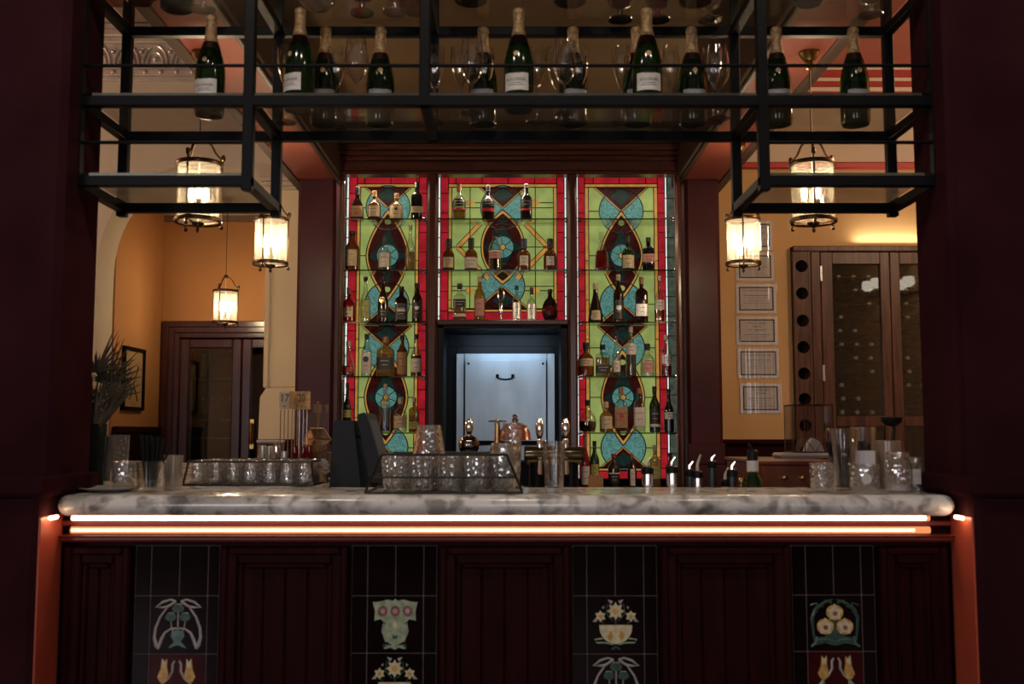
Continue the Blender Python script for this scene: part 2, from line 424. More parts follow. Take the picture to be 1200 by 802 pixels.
# ================================================================ the room
def wallbox(name, x0, x1, y0, y1, z0, z1, m, label=None, ch=0):
    return struct(MB().box(x0, x1, y0, y1, z0, z1, ch).build(name, m, smooth=False))
XC = -.016                                   # middle of the bar
wallbox('floor', -5.6, 4.0, -4.6, 9.6, -.06, 0, 'floor')
wallbox('ceiling_front', -5.6, 4.0, -4.6, 2.6, 3.4, 3.5, 'cream')
wallbox('ceiling_rear', -5.6, 4.0, 2.6, 9.6, 4.25, 4.35, 'salmon')
wallbox('ceiling_right', 1.40, 4.0, 2.65, 7.1, 3.80, 3.86, 'salmonp')
wallbox('wall_left', -5.7, -5.6, -4.6, 9.6, 0, 4.35, 'orange')
wallbox('wall_right', 4.0, 4.1, -4.6, 9.6, 0, 4.35, 'ochre')
# street front behind the camera with three windows
f = MB()
xs = [(-5.6, -4.2), (-3.0, -.3), (.9, 3.3), (4.5, 4.5)]
for a, b in ((-5.6, -4.2), (-3.0, -.3), (.9, 3.3)): f.box(a, b, -4.6, -4.5, 0, 3.5)
f.box(-5.6, 4.0, -4.6, -4.5, 2.85, 3.5); f.box(-5.6, 4.0, -4.6, -4.5, 0, .95)
struct(f.build('wall_front', 'cream', smooth=False))
for i, wx in enumerate((-3.6, .3, 3.6)):
    w = MB(); 
    for a in (-.6, .57): w.box(wx+a, wx+a+.03 if a > 0 else wx+a+.03, -4.56, -4.52, .95, 2.85)
    for z in (.95, 2.1, 2.82): w.box(wx-.57, wx+.57, -4.56, -4.52, z, z+.03)
    struct(w.build('window_%d' % (i+1), 'wood', smooth=False))
# --- piers either side of the bar
PXL, PXR = -1.195, 1.166
for s, xi in ((-1, PXL), (1, PXR)):
    nm = 'left' if s < 0 else 'right'; xo = xi+s*.6
    struct(MB().box(xi, xo, 2.68, 2.93, 1.1, 3.4, .018).build('pillar_%s' % nm, 'pierp'))
    struct(MB().box(xi, xo, 2.60, 2.93, 0, 1.12, .012).build('pillar_base_%s' % nm, 'pierp'))
    t = MB(); x2 = xi-s*.022
    t.prism([(0, 1.105), (-.02, 1.112), (-.03, 1.128), (-.03, 1.142), (-.012, 1.155), (0, 1.165)], 0, 1, 'x')
    vs = t.v; t = MB()
    prof = [(0, 1.100), (.012, 1.104), (.020, 1.114), (.022, 1.134), (.022, 1.150), (.008, 1.153), (0, 1.155)]
    # moulding swept round the front and the inner face of the pier
    path = [(xo, 2.60, 0, -1), (xi, 2.60, -s*1, -1), (xi, 2.93, -s*1, 0)]
    rings = []
    for (x, y, nx, ny) in path: rings.append([(x+nx*d, y+ny*d, z) for d, z in prof])
    n = len(prof); V = sum(rings, []); Fs = []
    for a in range(2):
        for k in range(n-1): Fs.append((a*n+k, a*n+k+1, (a+1)*n+k+1, (a+1)*n+k))
    t.add(V, Fs); struct(t.build('trim_dado_%s' % nm, 'pierp', ang=30))
# --- dropped canopy over the serving island
for s in (-1, 1):
    xo = XC+s*1.405; xi = XC+s*1.055; nm = 'left' if s < 0 else 'right'
    struct(MB().box(xo, xi, 2.62, 6.98, 2.85, 4.2, .01).build('beam_%s' % nm, 'beam'))
    struct(MB().box(xo-s*.075, xi+s*.02, 2.7, 6.9, 2.842, 2.851).build('ceiling_soffit_%s' % nm, 'salmon', smooth=False))
    t = MB()
    t.box(xo-s*.06, xo-s*.08, 2.68, 6.9, 2.832, 2.851, .005); t.box(xi+s*.015, xi+s*.04, 2.68, 6.9, 2.832, 2.851, .005)
    struct(t.build('trim_soffit_%s' % nm, 'beam'))
wallbox('ceiling_canopy', XC-1.06, XC+1.06, 2.62, 6.98, 3.22, 3.3, 'coffer')
wallbox('beam_front', XC-1.06, XC+1.06, 2.62, 2.75, 2.85, 3.3, 'beam')
# --- rear walls
YW = 7.0
# left: wall with an arch into the snug
xl, xr = X(111, YW), X(352, YW); zs, za = Z(318, YW), Z(192, YW)
ap = [(xl+(xr-xl)*(1-cos(pi*i/24))/2, zs+(za-zs)*(max(0, sin(pi*i/24))**.85)) for i in range(25)]
zr = Z(226, YW)
def arch_wall(name, z0, z1, m):
    w = MB()
    if z0 == 0:
        w.prism([(-5.6, 0), (-5.6, zs), (xl, zs), (xl, 0)], YW, YW+.3); w.prism([(xr, 0), (xr, zs), (-1.0, zs), (-1.0, 0)], YW, YW+.3)
    else:
        w.prism([(-5.6, zs), (-5.6, z1)] + [(-1.0, z1), (-1.0, zs)] + ap[::-1], YW, YW+.3)
    return struct(w.build(name, m, ang=30))
arch_wall('wall_rear_left', 0, zs, 'cream'); arch_wall('wall_rear_arch', zs, 4.25, 'cream')
# cornice of pressed metal
c = MB()
zc = lambda y: Z(y, YW)
for y0, y1, d in ((96, 91, .03), (91, 84, .05), (84, 79, .025), (52, 46, .04), (46, 38, .07), (38, 30, .05), (79, 52, .012)):
    c.box(-4.2, XC-1.41, YW-d, YW, zc(y0), zc(y1), .006)
for k in range(24):
    x = -4.1+k*.11
    c.ball((x, YW-.05, zc(87.5)), .018, 8, 5)
x = -4.1
while x < XC-1.5:
    cz = zc(78); r = .085
    for q in (.085, .055):
        c.tube([(x+q*cos(a), YW-.02, cz+.01+1.55*q*sin(a)) for a in [pi*j/10 for j in range(11)]], .009, 6)
    c.ball((x, YW-.018, cz+.045), .022, 8, 5); c.ball((x+.1, YW-.018, cz+.10), .018, 8, 5)
    for s in (-1, 1):
        c.tube([(x+.1+s*.035*cos(a), YW-.016, cz+.075+.05*sin(a)) for a in [-pi/2+pi*j/7 for j in range(8)]], .006, 5)
    x += .2
struct(c.build('cornice_left', 'silver'))
# snug beyond the arch
XS = X(133, YW+.3); YF = 8.3
wallbox('wall_snug_side', XS-.1, XS, YW+.3, YF, 0, 3.3, 'orange')
wallbox('ceiling_snug', -3.4, -.5, YW+.3, 9.5, 3.03, 3.1, 'cream')
DXL, DXR = X(192, YF), X(374, YF); DZ = Z(377, YF)
w = MB(); w.box(XS-.1, DXL+.02, YF, YF+.1, 0, 3.1); w.box(DXR-.02, -.5, YF, YF+.1, 0, 3.1); w.box(DXL+.02, DXR-.02, YF, YF+.1, DZ-.02, 3.1)
struct(w.build('wall_snug_rear', 'orange', smooth=False))
wallbox('wall_passage', -3.2, -.5, 9.45, 9.5, 0, 3.1, 'beam')
wallbox('trim_snug_rail', XS, -.9, YF-.03, YF, 2.98, 3.03, 'coffer')
zd = Z(508, 7.7)
wallbox('wall_snug_dado', XS, XS+.02, YW+.31, YF, 0, zd, 'board'); wallbox('trim_snug_dado', XS, XS+.04, YW+.31, YF, zd, zd+.05, 'board', ch=.01)
wallbox('wall_snug_dado_rear', XS, DXL+.01, YF-.02, YF, 0, zd, 'board')
# pale nib pier beside the arch
yp = 6.72; a, b = X(313, yp), X(347, yp)
p = MB(); p.box(a, b+.05, yp, YW, Z(455, yp), Z(208, yp), .012)
p.prism([(a, Z(455, yp)), (X(306, yp), Z(466, yp)), (X(305, yp), Z(515, yp)), (b+.05, Z(515, yp)), (b+.05, Z(455, yp))], yp-.002, YW)
p.box(a-.02, a+.02, yp-.015, yp+.02, Z(455, yp), Z(212, yp), .01)
struct(p.build('pillar_pale', 'pier'))
p = MB()
for y0, y1, d in ((223, 219, .02), (219, 214, .04), (214, 209, .065)): p.box(a-d, b+.05, yp-d, yp+.02, Z(y0, yp), Z(y1, yp), .006)
struct(p.build('trim_pier', 'cream')); wallbox('wall_pier_top', a, b+.1, yp+.02, YW, Z(209, yp), 3.6, 'cream')
wallbox('wall_pier_dado', X(305, yp)-.01, b+.05, yp-.02, YW, 0, Z(515, yp), 'board')
# right rear wall
zdr, zp0, zp1 = Z(516, YW), Z(199, YW), Z(191, YW)
YCAB = 6.955; CX0, CX1, CZT = X(931, YCAB), X(1127, YCAB), Z(289, YCAB)
w = MB(); w.box(1.0, CX0-.002, YW, YW+.1, zdr, zp0); w.box(CX1+.002, 4.0, YW, YW+.1, zdr, zp0); w.box(CX0-.002, CX1+.002, YW, YW+.1, CZT+.004, zp0)
struct(w.build('wall_rear_right', 'ochre', smooth=False)); wallbox('wall_rear_upper', 1.0, 4.0, YW, YW+.1, zp0, 4.25, 'cream')
w = MB(); w.box(1.0, CX0-.002, YW-.02, YW+.1, 0, zdr); w.box(CX1+.002, 4.0, YW-.02, YW+.1, 0, zdr); struct(w.build('wall_rear_dado', 'board', smooth=False))
wallbox('wall_niche', CX0-.1, CX1+.1, 7.42, 7.5, 0, 2.7, 'board')
t = MB()
t.box(1.0, CX0-.004, YW-.05, YW, zdr-.03, zdr+.005, .008); t.box(1.29, CX0-.004, YW-.035, YW-.02, Z(560, YW), Z(531, YW), .006)
struct(t.build('trim_dado_rear', 'board'))
t = MB(); t.box(1.0, 4.0, YW-.035, YW, zp0, zp1, .01); struct(t.build('trim_picture_rail', 'redtrim'))
t = MB(); 
for y0, y1, d in ((113, 109, .03), (104, 98, .05), (94, 86, .07), (82, 76, .09)): t.box(XC+1.41, 4.0, YW-d, YW, zc(y0), zc(y1), .006)
struct(t.build('cornice_right_red', 'redtrim'))
t = MB()
for y0, y1, d in ((115, 113, .035), (109, 104, .04), (98, 94, .06), (86, 82, .08)): t.box(XC+1.41, 4.0, YW-d, YW, zc(y0), zc(y1), .004)
struct(t.build('cornice_right_white', 'whitetrim'))
wallbox('wall_rear_middle', -1.05, 1.05, YW, YW+.1, 0, 3.6, 'maroon')
# maroon columns flanking the back bar
for s, (p0, p1) in ((-1, (346, 391)), (1, (805, 846))):
    c = MB(); x0, x1 = X(p0, 6.3), X(p1, 6.3)
    c.box(x0, x1, 6.3, 7.0, 0, 2.86, .02)
    c.box(x0-.008, x1+.008, 6.285, 6.34, Z(545, 6.3), Z(520, 6.3), .008); c.box(x0-.010, x1+.010, 6.28, 6.34, 0, Z(545, 6.3), .008)
    struct(c.build('pillar_rear_%s' % ('left' if s < 0 else 'right'), 'maroon'))
# --- door in the snug
d = MB(); fw = X(211, YF)-DXL
def frame(mb, x0, x1, z0, z1, y0, y1, w, wb=None, ch=.008):
    wb = w if wb is None else wb
    mb.box(x0, x0+w, y0, y1, z0, z1, ch); mb.box(x1-w, x1, y0, y1, z0, z1, ch)
    mb.box(x0+w, x1-w, y0, y1, z1-w, z1, ch); mb.box(x0+w, x1-w, y0, y1, z0, z0+wb, ch)
for k, (ins, dep) in enumerate(((0, .05), (.045, .035), (.085, .015))):
    w_ = .05
    d.box(DXL+ins, DXL+ins+w_, YF-dep, YF+.1, 0, DZ-ins, .006); d.box(DXR-ins-w_, DXR-ins, YF-dep, YF+.1, 0, DZ-ins, .006)
    d.box(DXL+ins+w_, DXR-ins-w_, YF-dep, YF+.1, DZ-ins-w_, DZ-ins, .006)
d1 = struct(d.build('door_1', 'wood')); d1['label'] = 'tall dark red wooden double door with glass panes below the small lantern'
xm = (DXL+DXR)/2
for k, (a, b) in enumerate(((DXL+.13, xm-.003), (xm+.003, DXR-.13))):
    l = MB(); frame(l, a, b, .02, DZ-.14, YF+.02, YF+.065, .075, .95)
    lf = l.build('door_leaf', 'wood', d1)
    MB().box(a+.07, b-.07, YF+.038, YF+.044, .9, DZ-.2).build('pane', 'g_pane', lf, smooth=False)
h = MB(); hx = X(297, YF)
h.box(hx-.02, hx+.02, YF+.008, YF+.022, Z(527, YF), Z(491, YF), .005); h.tube([(hx, YF-.03, Z(520, YF)), (hx, YF-.04, Z(509, YF)), (hx, YF-.03, Z(497, YF))], .012, 8)
h.tube([(hx, YF+.02, Z(521, YF)), (hx, YF-.03, Z(520, YF))], .008); h.tube([(hx, YF+.02, Z(496, YF)), (hx, YF-.03, Z(497, YF))], .008)
h.build('door_handle', 'gold', d1)
# glass-fronted fridge in the passage
fy = 8.95; fx0, fx1 = X(222, fy), X(292, fy)
fr = thing('drinks_fridge', 'glass-fronted drinks fridge seen through the dark wooden door', 'fridge', ((fx0+fx1)/2, fy, 0))
hw = (fx1-fx0)/2
b = MB(); zt = Z(398, fy)
b.box(-hw, -hw+.03, 0, .45, .05, zt, .005); b.box(hw-.03, hw, 0, .45, .05, zt, .005); b.box(-hw, hw, .43, .46, .05, zt); b.box(-hw, hw, 0, .45, zt, zt+.03, .005); b.box(-hw, hw, 0, .45, 0, .1, .005)
b.build('cabinet_body', 'steeld', fr)
b = MB(); frame(b, -hw, hw, .1, Z(409, fy), -.03, -.002, .045); dd = b.build('door_frame', mat('grey_fridge_trim', (.32, .31, .29), .4, var=.06), fr)
MB().box(-hw+.04, hw-.04, -.02, -.015, .14, Z(409, fy)-.04).build('pane', 'g_pane', dd, smooth=False)
for y in (445, 493, 515):
    MB().box(-hw+.03, hw-.03, .03, .42, Z(y, fy), Z(y, fy)+.015).build('shelf', 'l_silver', fr, smooth=False)
jar = None
for y, nn in ((445, 4), (493, 5)):
    for k in range(nn):
        loc = ((fx0+fx1)/2-hw+.10+k*(2*hw-.2)/(nn-1), fy+.12, Z(y, fy)+.0155)
        if jar is None:
            jar = thing('bottle', 'small dark bottle standing on a shelf of the drinks fridge', 'bottle', loc, 0, 'bottles in the drinks fridge')
            MB().lathe([(0, 0), (.028, 0), (.03, .01), (.03, .1), (.012, .14), (.012, .17)], n=12).build('glass_body', 'b_amber', jar)
            MB().lathe([(0, .19), (.014, .19), (.014, .165), (0, .165)], n=12).build('cap', 'l_silver', jar)
        else: dup(jar, loc)
# ================================================================ lanterns
def lantern(loc, top_z, label, rose=True):
    t = thing('pendant_lantern', label, 'lantern', loc, R(18), 'pendant lanterns'); r, h = .088, .235
    g = MB(); g.lathe([(r-.004, 0), (r-.004, h)], n=32); g.build('glass_shade', 'g_lantern', t)
    f = MB()
    for z in (0, h): f.lathe([(r-.008, z-.006), (r+.006, z-.009), (r+.009, z), (r+.006, z+.009), (r-.008, z+.006), (r-.008, z-.006)], n=32)
    for k in range(3):
        a = 2*pi*k/3; x, y = (r+.004)*cos(a), (r+.004)*sin(a)
        f.tube([(x, y, -.01), (x, y, h+.01)], .0042, 6); f.ball((x*1.02, y*1.02, -.024), .009, 8, 6); f.tube([(x*1.02, y*1.02, -.02), (x, y, 0)], .004)
        f.ball((x*1.03, y*1.03, h+.034), .010, 8, 6, 1.5); f.tube([(x, y, h), (x*1.03, y*1.03, h+.03)], .004)
        f.tube([(x*.97, y*.97, h+.005), (x*.93, y*.93, h+.03), (x*.70, y*.70, h+.052), (x*.52, y*.52, h+.085), (x*.28, y*.28, h+.105), (0, 0, h+.108)], .0048, 6)
        f.tube([(x, y, -.004), (x*.5, y*.5, -.012), (0, 0, -.018)], .004, 6)
    f.lathe([(.0, h+.128), (.012, h+.126), (.018, h+.112), (.012, h+.100), (0, h+.098)], n=12)
    f.lathe([(0, -.05), (.006, -.046), (.008, -.036), (.004, -.03), (.022, -.018), (.026, -.008), (0, -.004)], n=12)
    f.build('frame', 'bronze', t)
    c = MB(); L = top_z-loc[2]; z = h+.125; k = 0
    c.tube([(0, 0, h+.12), (0, 0, L-.02)], .0030, 6); c.build('hanging_rod', 'bronze', t)
    rs = MB(); rs.lathe([(0, L-.075), (.014, L-.07), (.022, L-.05), (.018, L-.04), (.030, L-.030), (.040, L-.014), (.044, L-.006), (.042, L), (0, L)], n=20); rs.build('ceiling_rose', 'brass', t)
    cl = MB()
    cl.tube([(0, 0, -.004), (0, 0, h+.1)], .003, 6)
    for k in range(3):
        a = 2*pi*k/3+.5; x, y = .034*cos(a), .034*sin(a)
        cl.tube([(0, 0, .02), (x*.6, y*.6, .015), (x, y, .03)], .003, 5); cl.lathe([(0, .03), (.009, .03), (.009, .085), (0, .085)], (x, y, 0), 10)
    cl.build('candle_cluster', 'cap_w', t)
    for k in range(3):
        a = 2*pi*k/3+.5
        b = MB(); b.lathe([(.006, .085), (.012, .10), (.014, .118), (.008, .14), (.001, .158)], (.034*cos(a), .034*sin(a), 0), 10); b.build('bulb', 'bulb', t)
    pl = point('lantern_light', (0, 0, .12), LANTERN_W, WARM, .05); pl.parent = t
    return t
Y1, Y2, Y3 = 4.15, 5.40, 7.65
LAN = [(X(228, Y1), Y1, Z(259, Y1)), (X(315, Y2), Y2, Z(309, Y2)), (X(263, Y3), Y3, Z(378, Y3)), (X(957, Y1), Y1, Z(259, Y1)), (X(873, Y2), Y2, Z(309, Y2))]
LLAB = ['glass pendant lantern seen through the rack above the wire crate of glasses', 'glass pendant lantern beside the pale pier, in front of the dark column',
        'small far pendant lantern on a long rod in front of the snug door', 'glass pendant lantern seen through the rack in front of the wine cabinet',
        'glass pendant lantern hanging in front of the framed notices']
for l, lab in zip(LAN, LLAB): lantern(l, 3.03 if l[1] > 7 else 2.842, lab)
# wall sconce on the right-hand wall, mirrored in the wine cabinet doors
def sconce(y, z):
    t = thing('wall_sconce', 'twin-arm wall sconce with white opal shades', 'wall lamp', (4.0, y, z))
    b = MB(); b.lathe([(0, -.0), (.05, -.0), (.05, -.02), (.02, -.03), (0, -.03)], n=16, axis='x'); 
    for s in (-1, 1): b.tube([(-.02, 0, 0), (-.08, s*.06, -.04), (-.14, s*.11, -.02), (-.14, s*.12, .03)], .008, 6)
    b.build('arm', 'bronze', t)
    for s in (-1, 1): MB().lathe([(.025, .03), (.055, .05), (.062, .09), (.058, .125), (.05, .135)], (-.14, s*.12, 0), 16).build('lamp_shade', 'shade', t)
sconce(3.4, 2.70)
# ================================================================ picture in the snug
ya, yb = 7.46, 7.88; zz0, zz1 = Z(481, 7.7), Z(408, 7.7)
t = thing('framed_picture', 'tall framed drawing in dark frame behind the dried palm', 'picture', (XS, (ya+yb)/2, zz0))
b = MB(); H = zz1-zz0; W = (yb-ya)/2
for y0, y1, z0, z1 in ((-W, -W+.025, 0, H), (W-.025, W, 0, H), (-W, W, 0, .025), (-W, W, H-.025, H)): b.box(.001, .03, y0, y1, z0, z1, .004)
b.build('frame', 'black', t)
MB().box(.002, .012, -W+.02, W-.02, .02, H-.02).build('mount', mat('aged_print', (.40, .25, .11), .7, var=.1), t, smooth=False)
b = MB(); b.tube([(.013, -.07+.05*sin(q*.9), .08+q*.03) for q in range(9)], .006, 5); b.tube([(.013, .05+.04*cos(q*.8), .07+q*.033) for q in range(9)], .006, 5); b.build('drawing', 'beam', t)
# ================================================================ the bar counter
YB, YM = 2.745, 2.68
bx0, bx1 = PXL+.001, PXR-.001
ztop, zbot = Z(581, YM), Z(606, YM)
bar = thing('bar_counter', 'long panelled bar counter faced with dark boards and picture tiles', 'bar', (XC, YB, 0))
def bw(mb, n, m, par=bar, **k): return mb.build(n, m, par, world=True, **k)
b = MB(); b.box(bx0, bx1, YB+.02, 3.06, .08, zbot); b.box(bx0, bx1, YB+.05, 3.06, 0, .08); bw(b, 'carcass', 'board', smooth=False)
# lamp channel under the marble, and the ledge that screens it from below
b = MB(); b.box(bx0, bx1, YB-.022, YB+.02, Z(636, 2.72), Z(628, 2.72), .006)
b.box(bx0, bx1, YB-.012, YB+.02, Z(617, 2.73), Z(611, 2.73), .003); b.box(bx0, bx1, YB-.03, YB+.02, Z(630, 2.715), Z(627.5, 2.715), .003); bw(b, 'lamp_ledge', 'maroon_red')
lx0, lx1 = X(79, 2.7, 608), X(1090, 2.7, 608)
b = MB(); b.tube([(lx0, YB-.016, Z(607.5, 2.729)), (lx1, YB-.016, Z(607.5, 2.729))], .0056, 8); bw(b, 'led_and_reflection_strip', 'ledw')
b = MB(); b.tube([(lx0, YB-.014, Z(621.5, 2.731)), (lx1-.03, YB-.014, Z(621.5, 2.731))], .0048, 8); bw(b, 'led_and_reflection_strip', lit('led_reflection_glow', (1.0, .62, .36), 3.2, .03))  # lower glowing tube stands in for the LED's reflection on the moulding
# lamp turns the corner; lighter red on the pier returns paints in its glow
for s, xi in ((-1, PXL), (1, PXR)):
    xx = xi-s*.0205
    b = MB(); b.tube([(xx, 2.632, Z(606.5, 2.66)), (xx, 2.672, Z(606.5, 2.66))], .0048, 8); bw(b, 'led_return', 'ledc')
    struct(MB().box(xi, xi-s*.006, 2.612, YB-.002, .0, Z(604, 2.68), .002).build('return_glow_%s' % ('left' if s < 0 else 'right'), 'redglow'))
for q_, r_ in ((607.5, .0078), (621.5, .0092)):  # wider orange tubes put a blurred glow round both bright lines
    b = MB(); b.tube([(lx0-.004, YB-.0085, Z(q_, 2.735)), (lx1+.012, YB-.0085, Z(q_, 2.735))], r_, 10); bw(b, 'led_halo', 'ledo')
def px(p): return X(p, YB, 720)
def pz(p): return Z(p, YB)
for (a, c) in ((76, 153), (259, 408), (515, 668), (774, 926), (1030, 1110)):
    x0, x1 = max(px(a), bx0), min(px(c), bx1)
    f = MB(); w = .055
    for ins, w_, d in ((0, .02, .022), (.014, .030, .015), (.04, .018, .004)):
        u0, u1, zt = x0+ins, x1-ins, pz(641)-ins
        f.box(u0, u0+w_, YB-d, YB+.02, .15+ins, zt, .005); f.box(u1-w_, u1, YB-d, YB+.02, .15+ins, zt, .005)
        f.box(u0+w_, u1-w_, YB-d, YB+.02, zt-w_, zt, .005); f.box(u0+w_, u1-w_, YB-d, YB+.02, .15+ins, .15+ins+w_, .005)
    fr = bw(f, 'front_panel', 'board')
    g = MB(); n = max(2, round((x1-x0-.1)/.066)); s_ = (x1-x0-.1)/n
    for k in range(n): g.box(x0+.05+k*s_, x0+.05+(k+1)*s_, YB+.004, YB+.02, .19, pz(641)-.05, .004)
    bw(g, 'boarding', 'board', fr)
b = MB(); b.box(bx0, bx1, YB-.02, YB+.02, .0, .15, .01); bw(b, 'plinth', 'board')
# --- tile columns with picture tiles
def motif(kind, cx, cz, h):
    mb = MB(); mats = ['t_grey', 't_sage', 't_green', 't_teal', 't_cream', 't_gold', 't_rose']
    y0 = YB+.004
    def poly(pts, m, d=.003): mb.mi = m; mb.prism([(cx+a*h, cz+c*h) for a, c in pts], y0-d, y0)
    def line(pts, m, r=.05):
        mb.mi = m
        rr = [q*h for q in r] if isinstance(r, (list, tuple)) else r*h
        mb.tube([(cx+a*h, y0-.001, cz+c*h) for a, c in pts], rr, 6)
    def mir(fn, pts, *a):
        fn(pts, *a); fn([(-p, q) for p, q in pts], *a)
    def flower(x, y, r, n=8, m=4):
        poly([(x+r*(1 if k % 2 == 0 else .62)*cos(pi*k/n+pi/2), y+r*(1 if k % 2 == 0 else .62)*sin(pi*k/n+pi/2)) for k in range(2*n)], m, .003)
        poly(ell(x, y, r*.32, r*.32, 12), 5, .0045)
    if kind == 'thistle':
        mir(line, [(-.22, .80), (-.42, .66), (-.68, .3), (-.84, -.1), (-.88, -.45), (-.80, -.75), (-.72, -.88)], 0, [.03, .035, .045, .055, .06, .085, .05])
        mir(line, [(-.72, -.88), (-.62, -.55), (-.48, -.28), (-.26, -.14), (0, -.12)], 0, [.05, .07, .05, .035, .03])
        mir(line, [(-.10, .88), (-.3, .95), (-.6, .86), (-.86, .66), (-.6, .66), (-.38, .70), (-.1, .88)], 0, [.05, .04, .05, .03, .04, .05, .05])
        for x, y, r in ((0, .62, .23), (-.27, .30, .21), (.27, .30, .21)):
            poly(ell(x, y, r, r*.72, 18), 2, .004); line([(x-r*.9, y+.03), (x-r*.4, y+r*.7), (x+r*.4, y+r*.7), (x+r*.9, y+.03)], 0, .022); line([(x, y-r*.7), (x*.9, -.1), (x*.3, -.4)], 0, .022)
        mir(poly, [(0, -.02), (-.06, -.2), (-.22, -.22), (-.26, -.42), (-.12, -.62), (-.36, -.86), (-.2, -.82), (0, -.74)], 3, .003)
        line([(0, .45), (0, -.25)], 0, .03)
    elif kind == 'tulip':
        for s in (-1, 1):
            poly([(s*.36, .92), (s*.45, .80), (s*.56, .94), (s*.60, .55), (s*.72, .25), (s*.60, .05), (s*.40, .05), (s*.30, .3), (s*.36, .6)], 5, .004)
            poly([(s*.38, .92), (s*.45, .80), (s*.55, .93), (s*.55, .60), (s*.42, .60)], 4, .005)
            line([(s*.08, .85), (s*.16, .72), (s*.16, .45), (s*.3, .18), (s*.5, .02)], 0, [.03, .05, .05, .04, .03])
            line([(s*.5, .02), (s*.7, -.3), (s*.84, -.8)], 1, [.05, .09, .07]); line([(s*.5, .02), (s*.42, -.9)], 1, .03)
        line([(-.1, -.9), (0, -.4), (.1, -.9)], 2, .04)
    elif kind == 'urn':
        poly([(-.86, .84), (-.58, .88), (-.3, .95), (-.1, .90), (0, .98), (.1, .90), (.3, .95), (.58, .88), (.86, .84), (.78, .5), (.80, .15), (.55, .22), (.42, .08), (-.42, .08), (-.55, .22), (-.80, .15), (-.78, .5)], 1)
        poly(ell(0, -.25, .47, .52, 24), 1, .0035); mir(line, [(-.44, .05), (-.50, -.25), (-.34, -.66)], 0, .03)
        poly([(-.4, -.92), (-.44, -.74), (-.16, -.78), (0, -.68), (.16, -.78), (.44, -.74), (.4, -.92), (.15, -.86), (0, -.94), (-.15, -.86)], 1, .0045)
        for x in (-.48, 0, .48):
            poly(ell(x, .52, .19, .21, 16), 6, .0045); poly(ell(x, .52, .09, .10, 12), 0, .0055)
            line([(x-.2, .4), (x, .3), (x+.2, .4)], 4, .02)
        mir(line, [(-.86, .84), (-.45, .74), (-.2, .80), (0, .72)], 0, .025); poly([(-.1, -.36), (0, -.44), (.1, -.36), (.08, -.52), (-.08, -.52)], 2, .005); poly(ell(0, .0, .1, .12, 12), 4, .0045)
        mir(poly, [(-.46, -.9), (-.44, -.72), (-.3, -.78)], 2, .005)
    elif kind == 'bowl':
        poly([(-.62, .0)] + [(.62*cos(pi+pi*k/16), -.08+.62*sin(pi+pi*k/16)) for k in range(17)] + [(.62, .0)], 4)
        mir(poly, [(-.34, -.4), (-.20, -.18), (-.1, -.4), (-.22, -.58)], 5, .004)
        line([(0, .4), (0, -.85)], 2, .03)
        mir(line, [(-.1, -.72), (-.4, -.66), (-.72, -.66), (-.80, -.54), (-.5, -.5)], 1, .03)
        line([(-.15, -.9), (0, -.82), (.15, -.9)], 2, .05)
        flower(0, .52, .34); flower(-.58, .33, .22, 6); flower(.58, .33, .22, 6)
        mir(poly, [(-.30, .95), (-.10, .90), (-.18, .78)], 0, .003); mir(poly, [(-.46, .60), (-.42, .72), (-.52, .66)], 0, .003); mir(poly, [(-.88, .12), (-.74, .28), (-.7, .14)], 0, .003)
        mir(line, [(-.52, .15), (-.46, .02)], 2, .03); mir(line, [(-.3, .8), (-.36, .45), (-.1, .15)], 2, .03)
    else:
        for x, y in ((0, .42), (-.38, -.12), (.38, -.12)):
            poly(ell(x, y, .33, .30, 22), 5, .003); poly([(x+q*(.22 if k % 2 else .34)*cos(pi*k/5+pi/2), y-.0+q*(.2 if k % 2 else .34)*sin(pi*k/5+pi/2)) for k in range(10) for q in (1,)], 4, .0045); poly(ell(x, y-.03, .09, .09, 12), 6, .006)
        for s in (-1, 1):
            line([(s*.06, .92), (s*.4, .80), (s*.75, .55), (s*.90, .2), (s*.86, -.3), (s*.80, -.72)], 2, [.03, .07, .09, .08, .06, .05])
            line([(s*.1, .78), (s*.34, .88), (s*.52, .62)], 2, .05); line([(s*.95, .7), (s*.7, .78), (s*.72, .4)], 2, .05)
            line([(s*.95, -.9), (s*.78, -.75), (s*.72, -.5)], 3, .045)
        poly([(-.85, -.85), (-.8, -.55), (-.4, -.5), (-.12, -.28), (-.12, .1), (.12, .1), (.12, -.28), (.4, -.5), (.8, -.55), (.85, -.85), (.4, -.76), (0, -.86), (-.4, -.76)], 2, .0025)
        line([(-.7, -.62), (-.3, -.6), (0, -.7), (.3, -.6), (.7, -.62)], 3, .035)
    return mb, mats
cols = [((153, 259), (175, 242), 'thistle', 'tulip'), ((408, 515), (430, 496), 'urn', 'bowl'), ((668, 774), (688, 755), 'bowl', 'thistle'), ((926, 1030), (946, 1011), 'rose', 'tulip')]
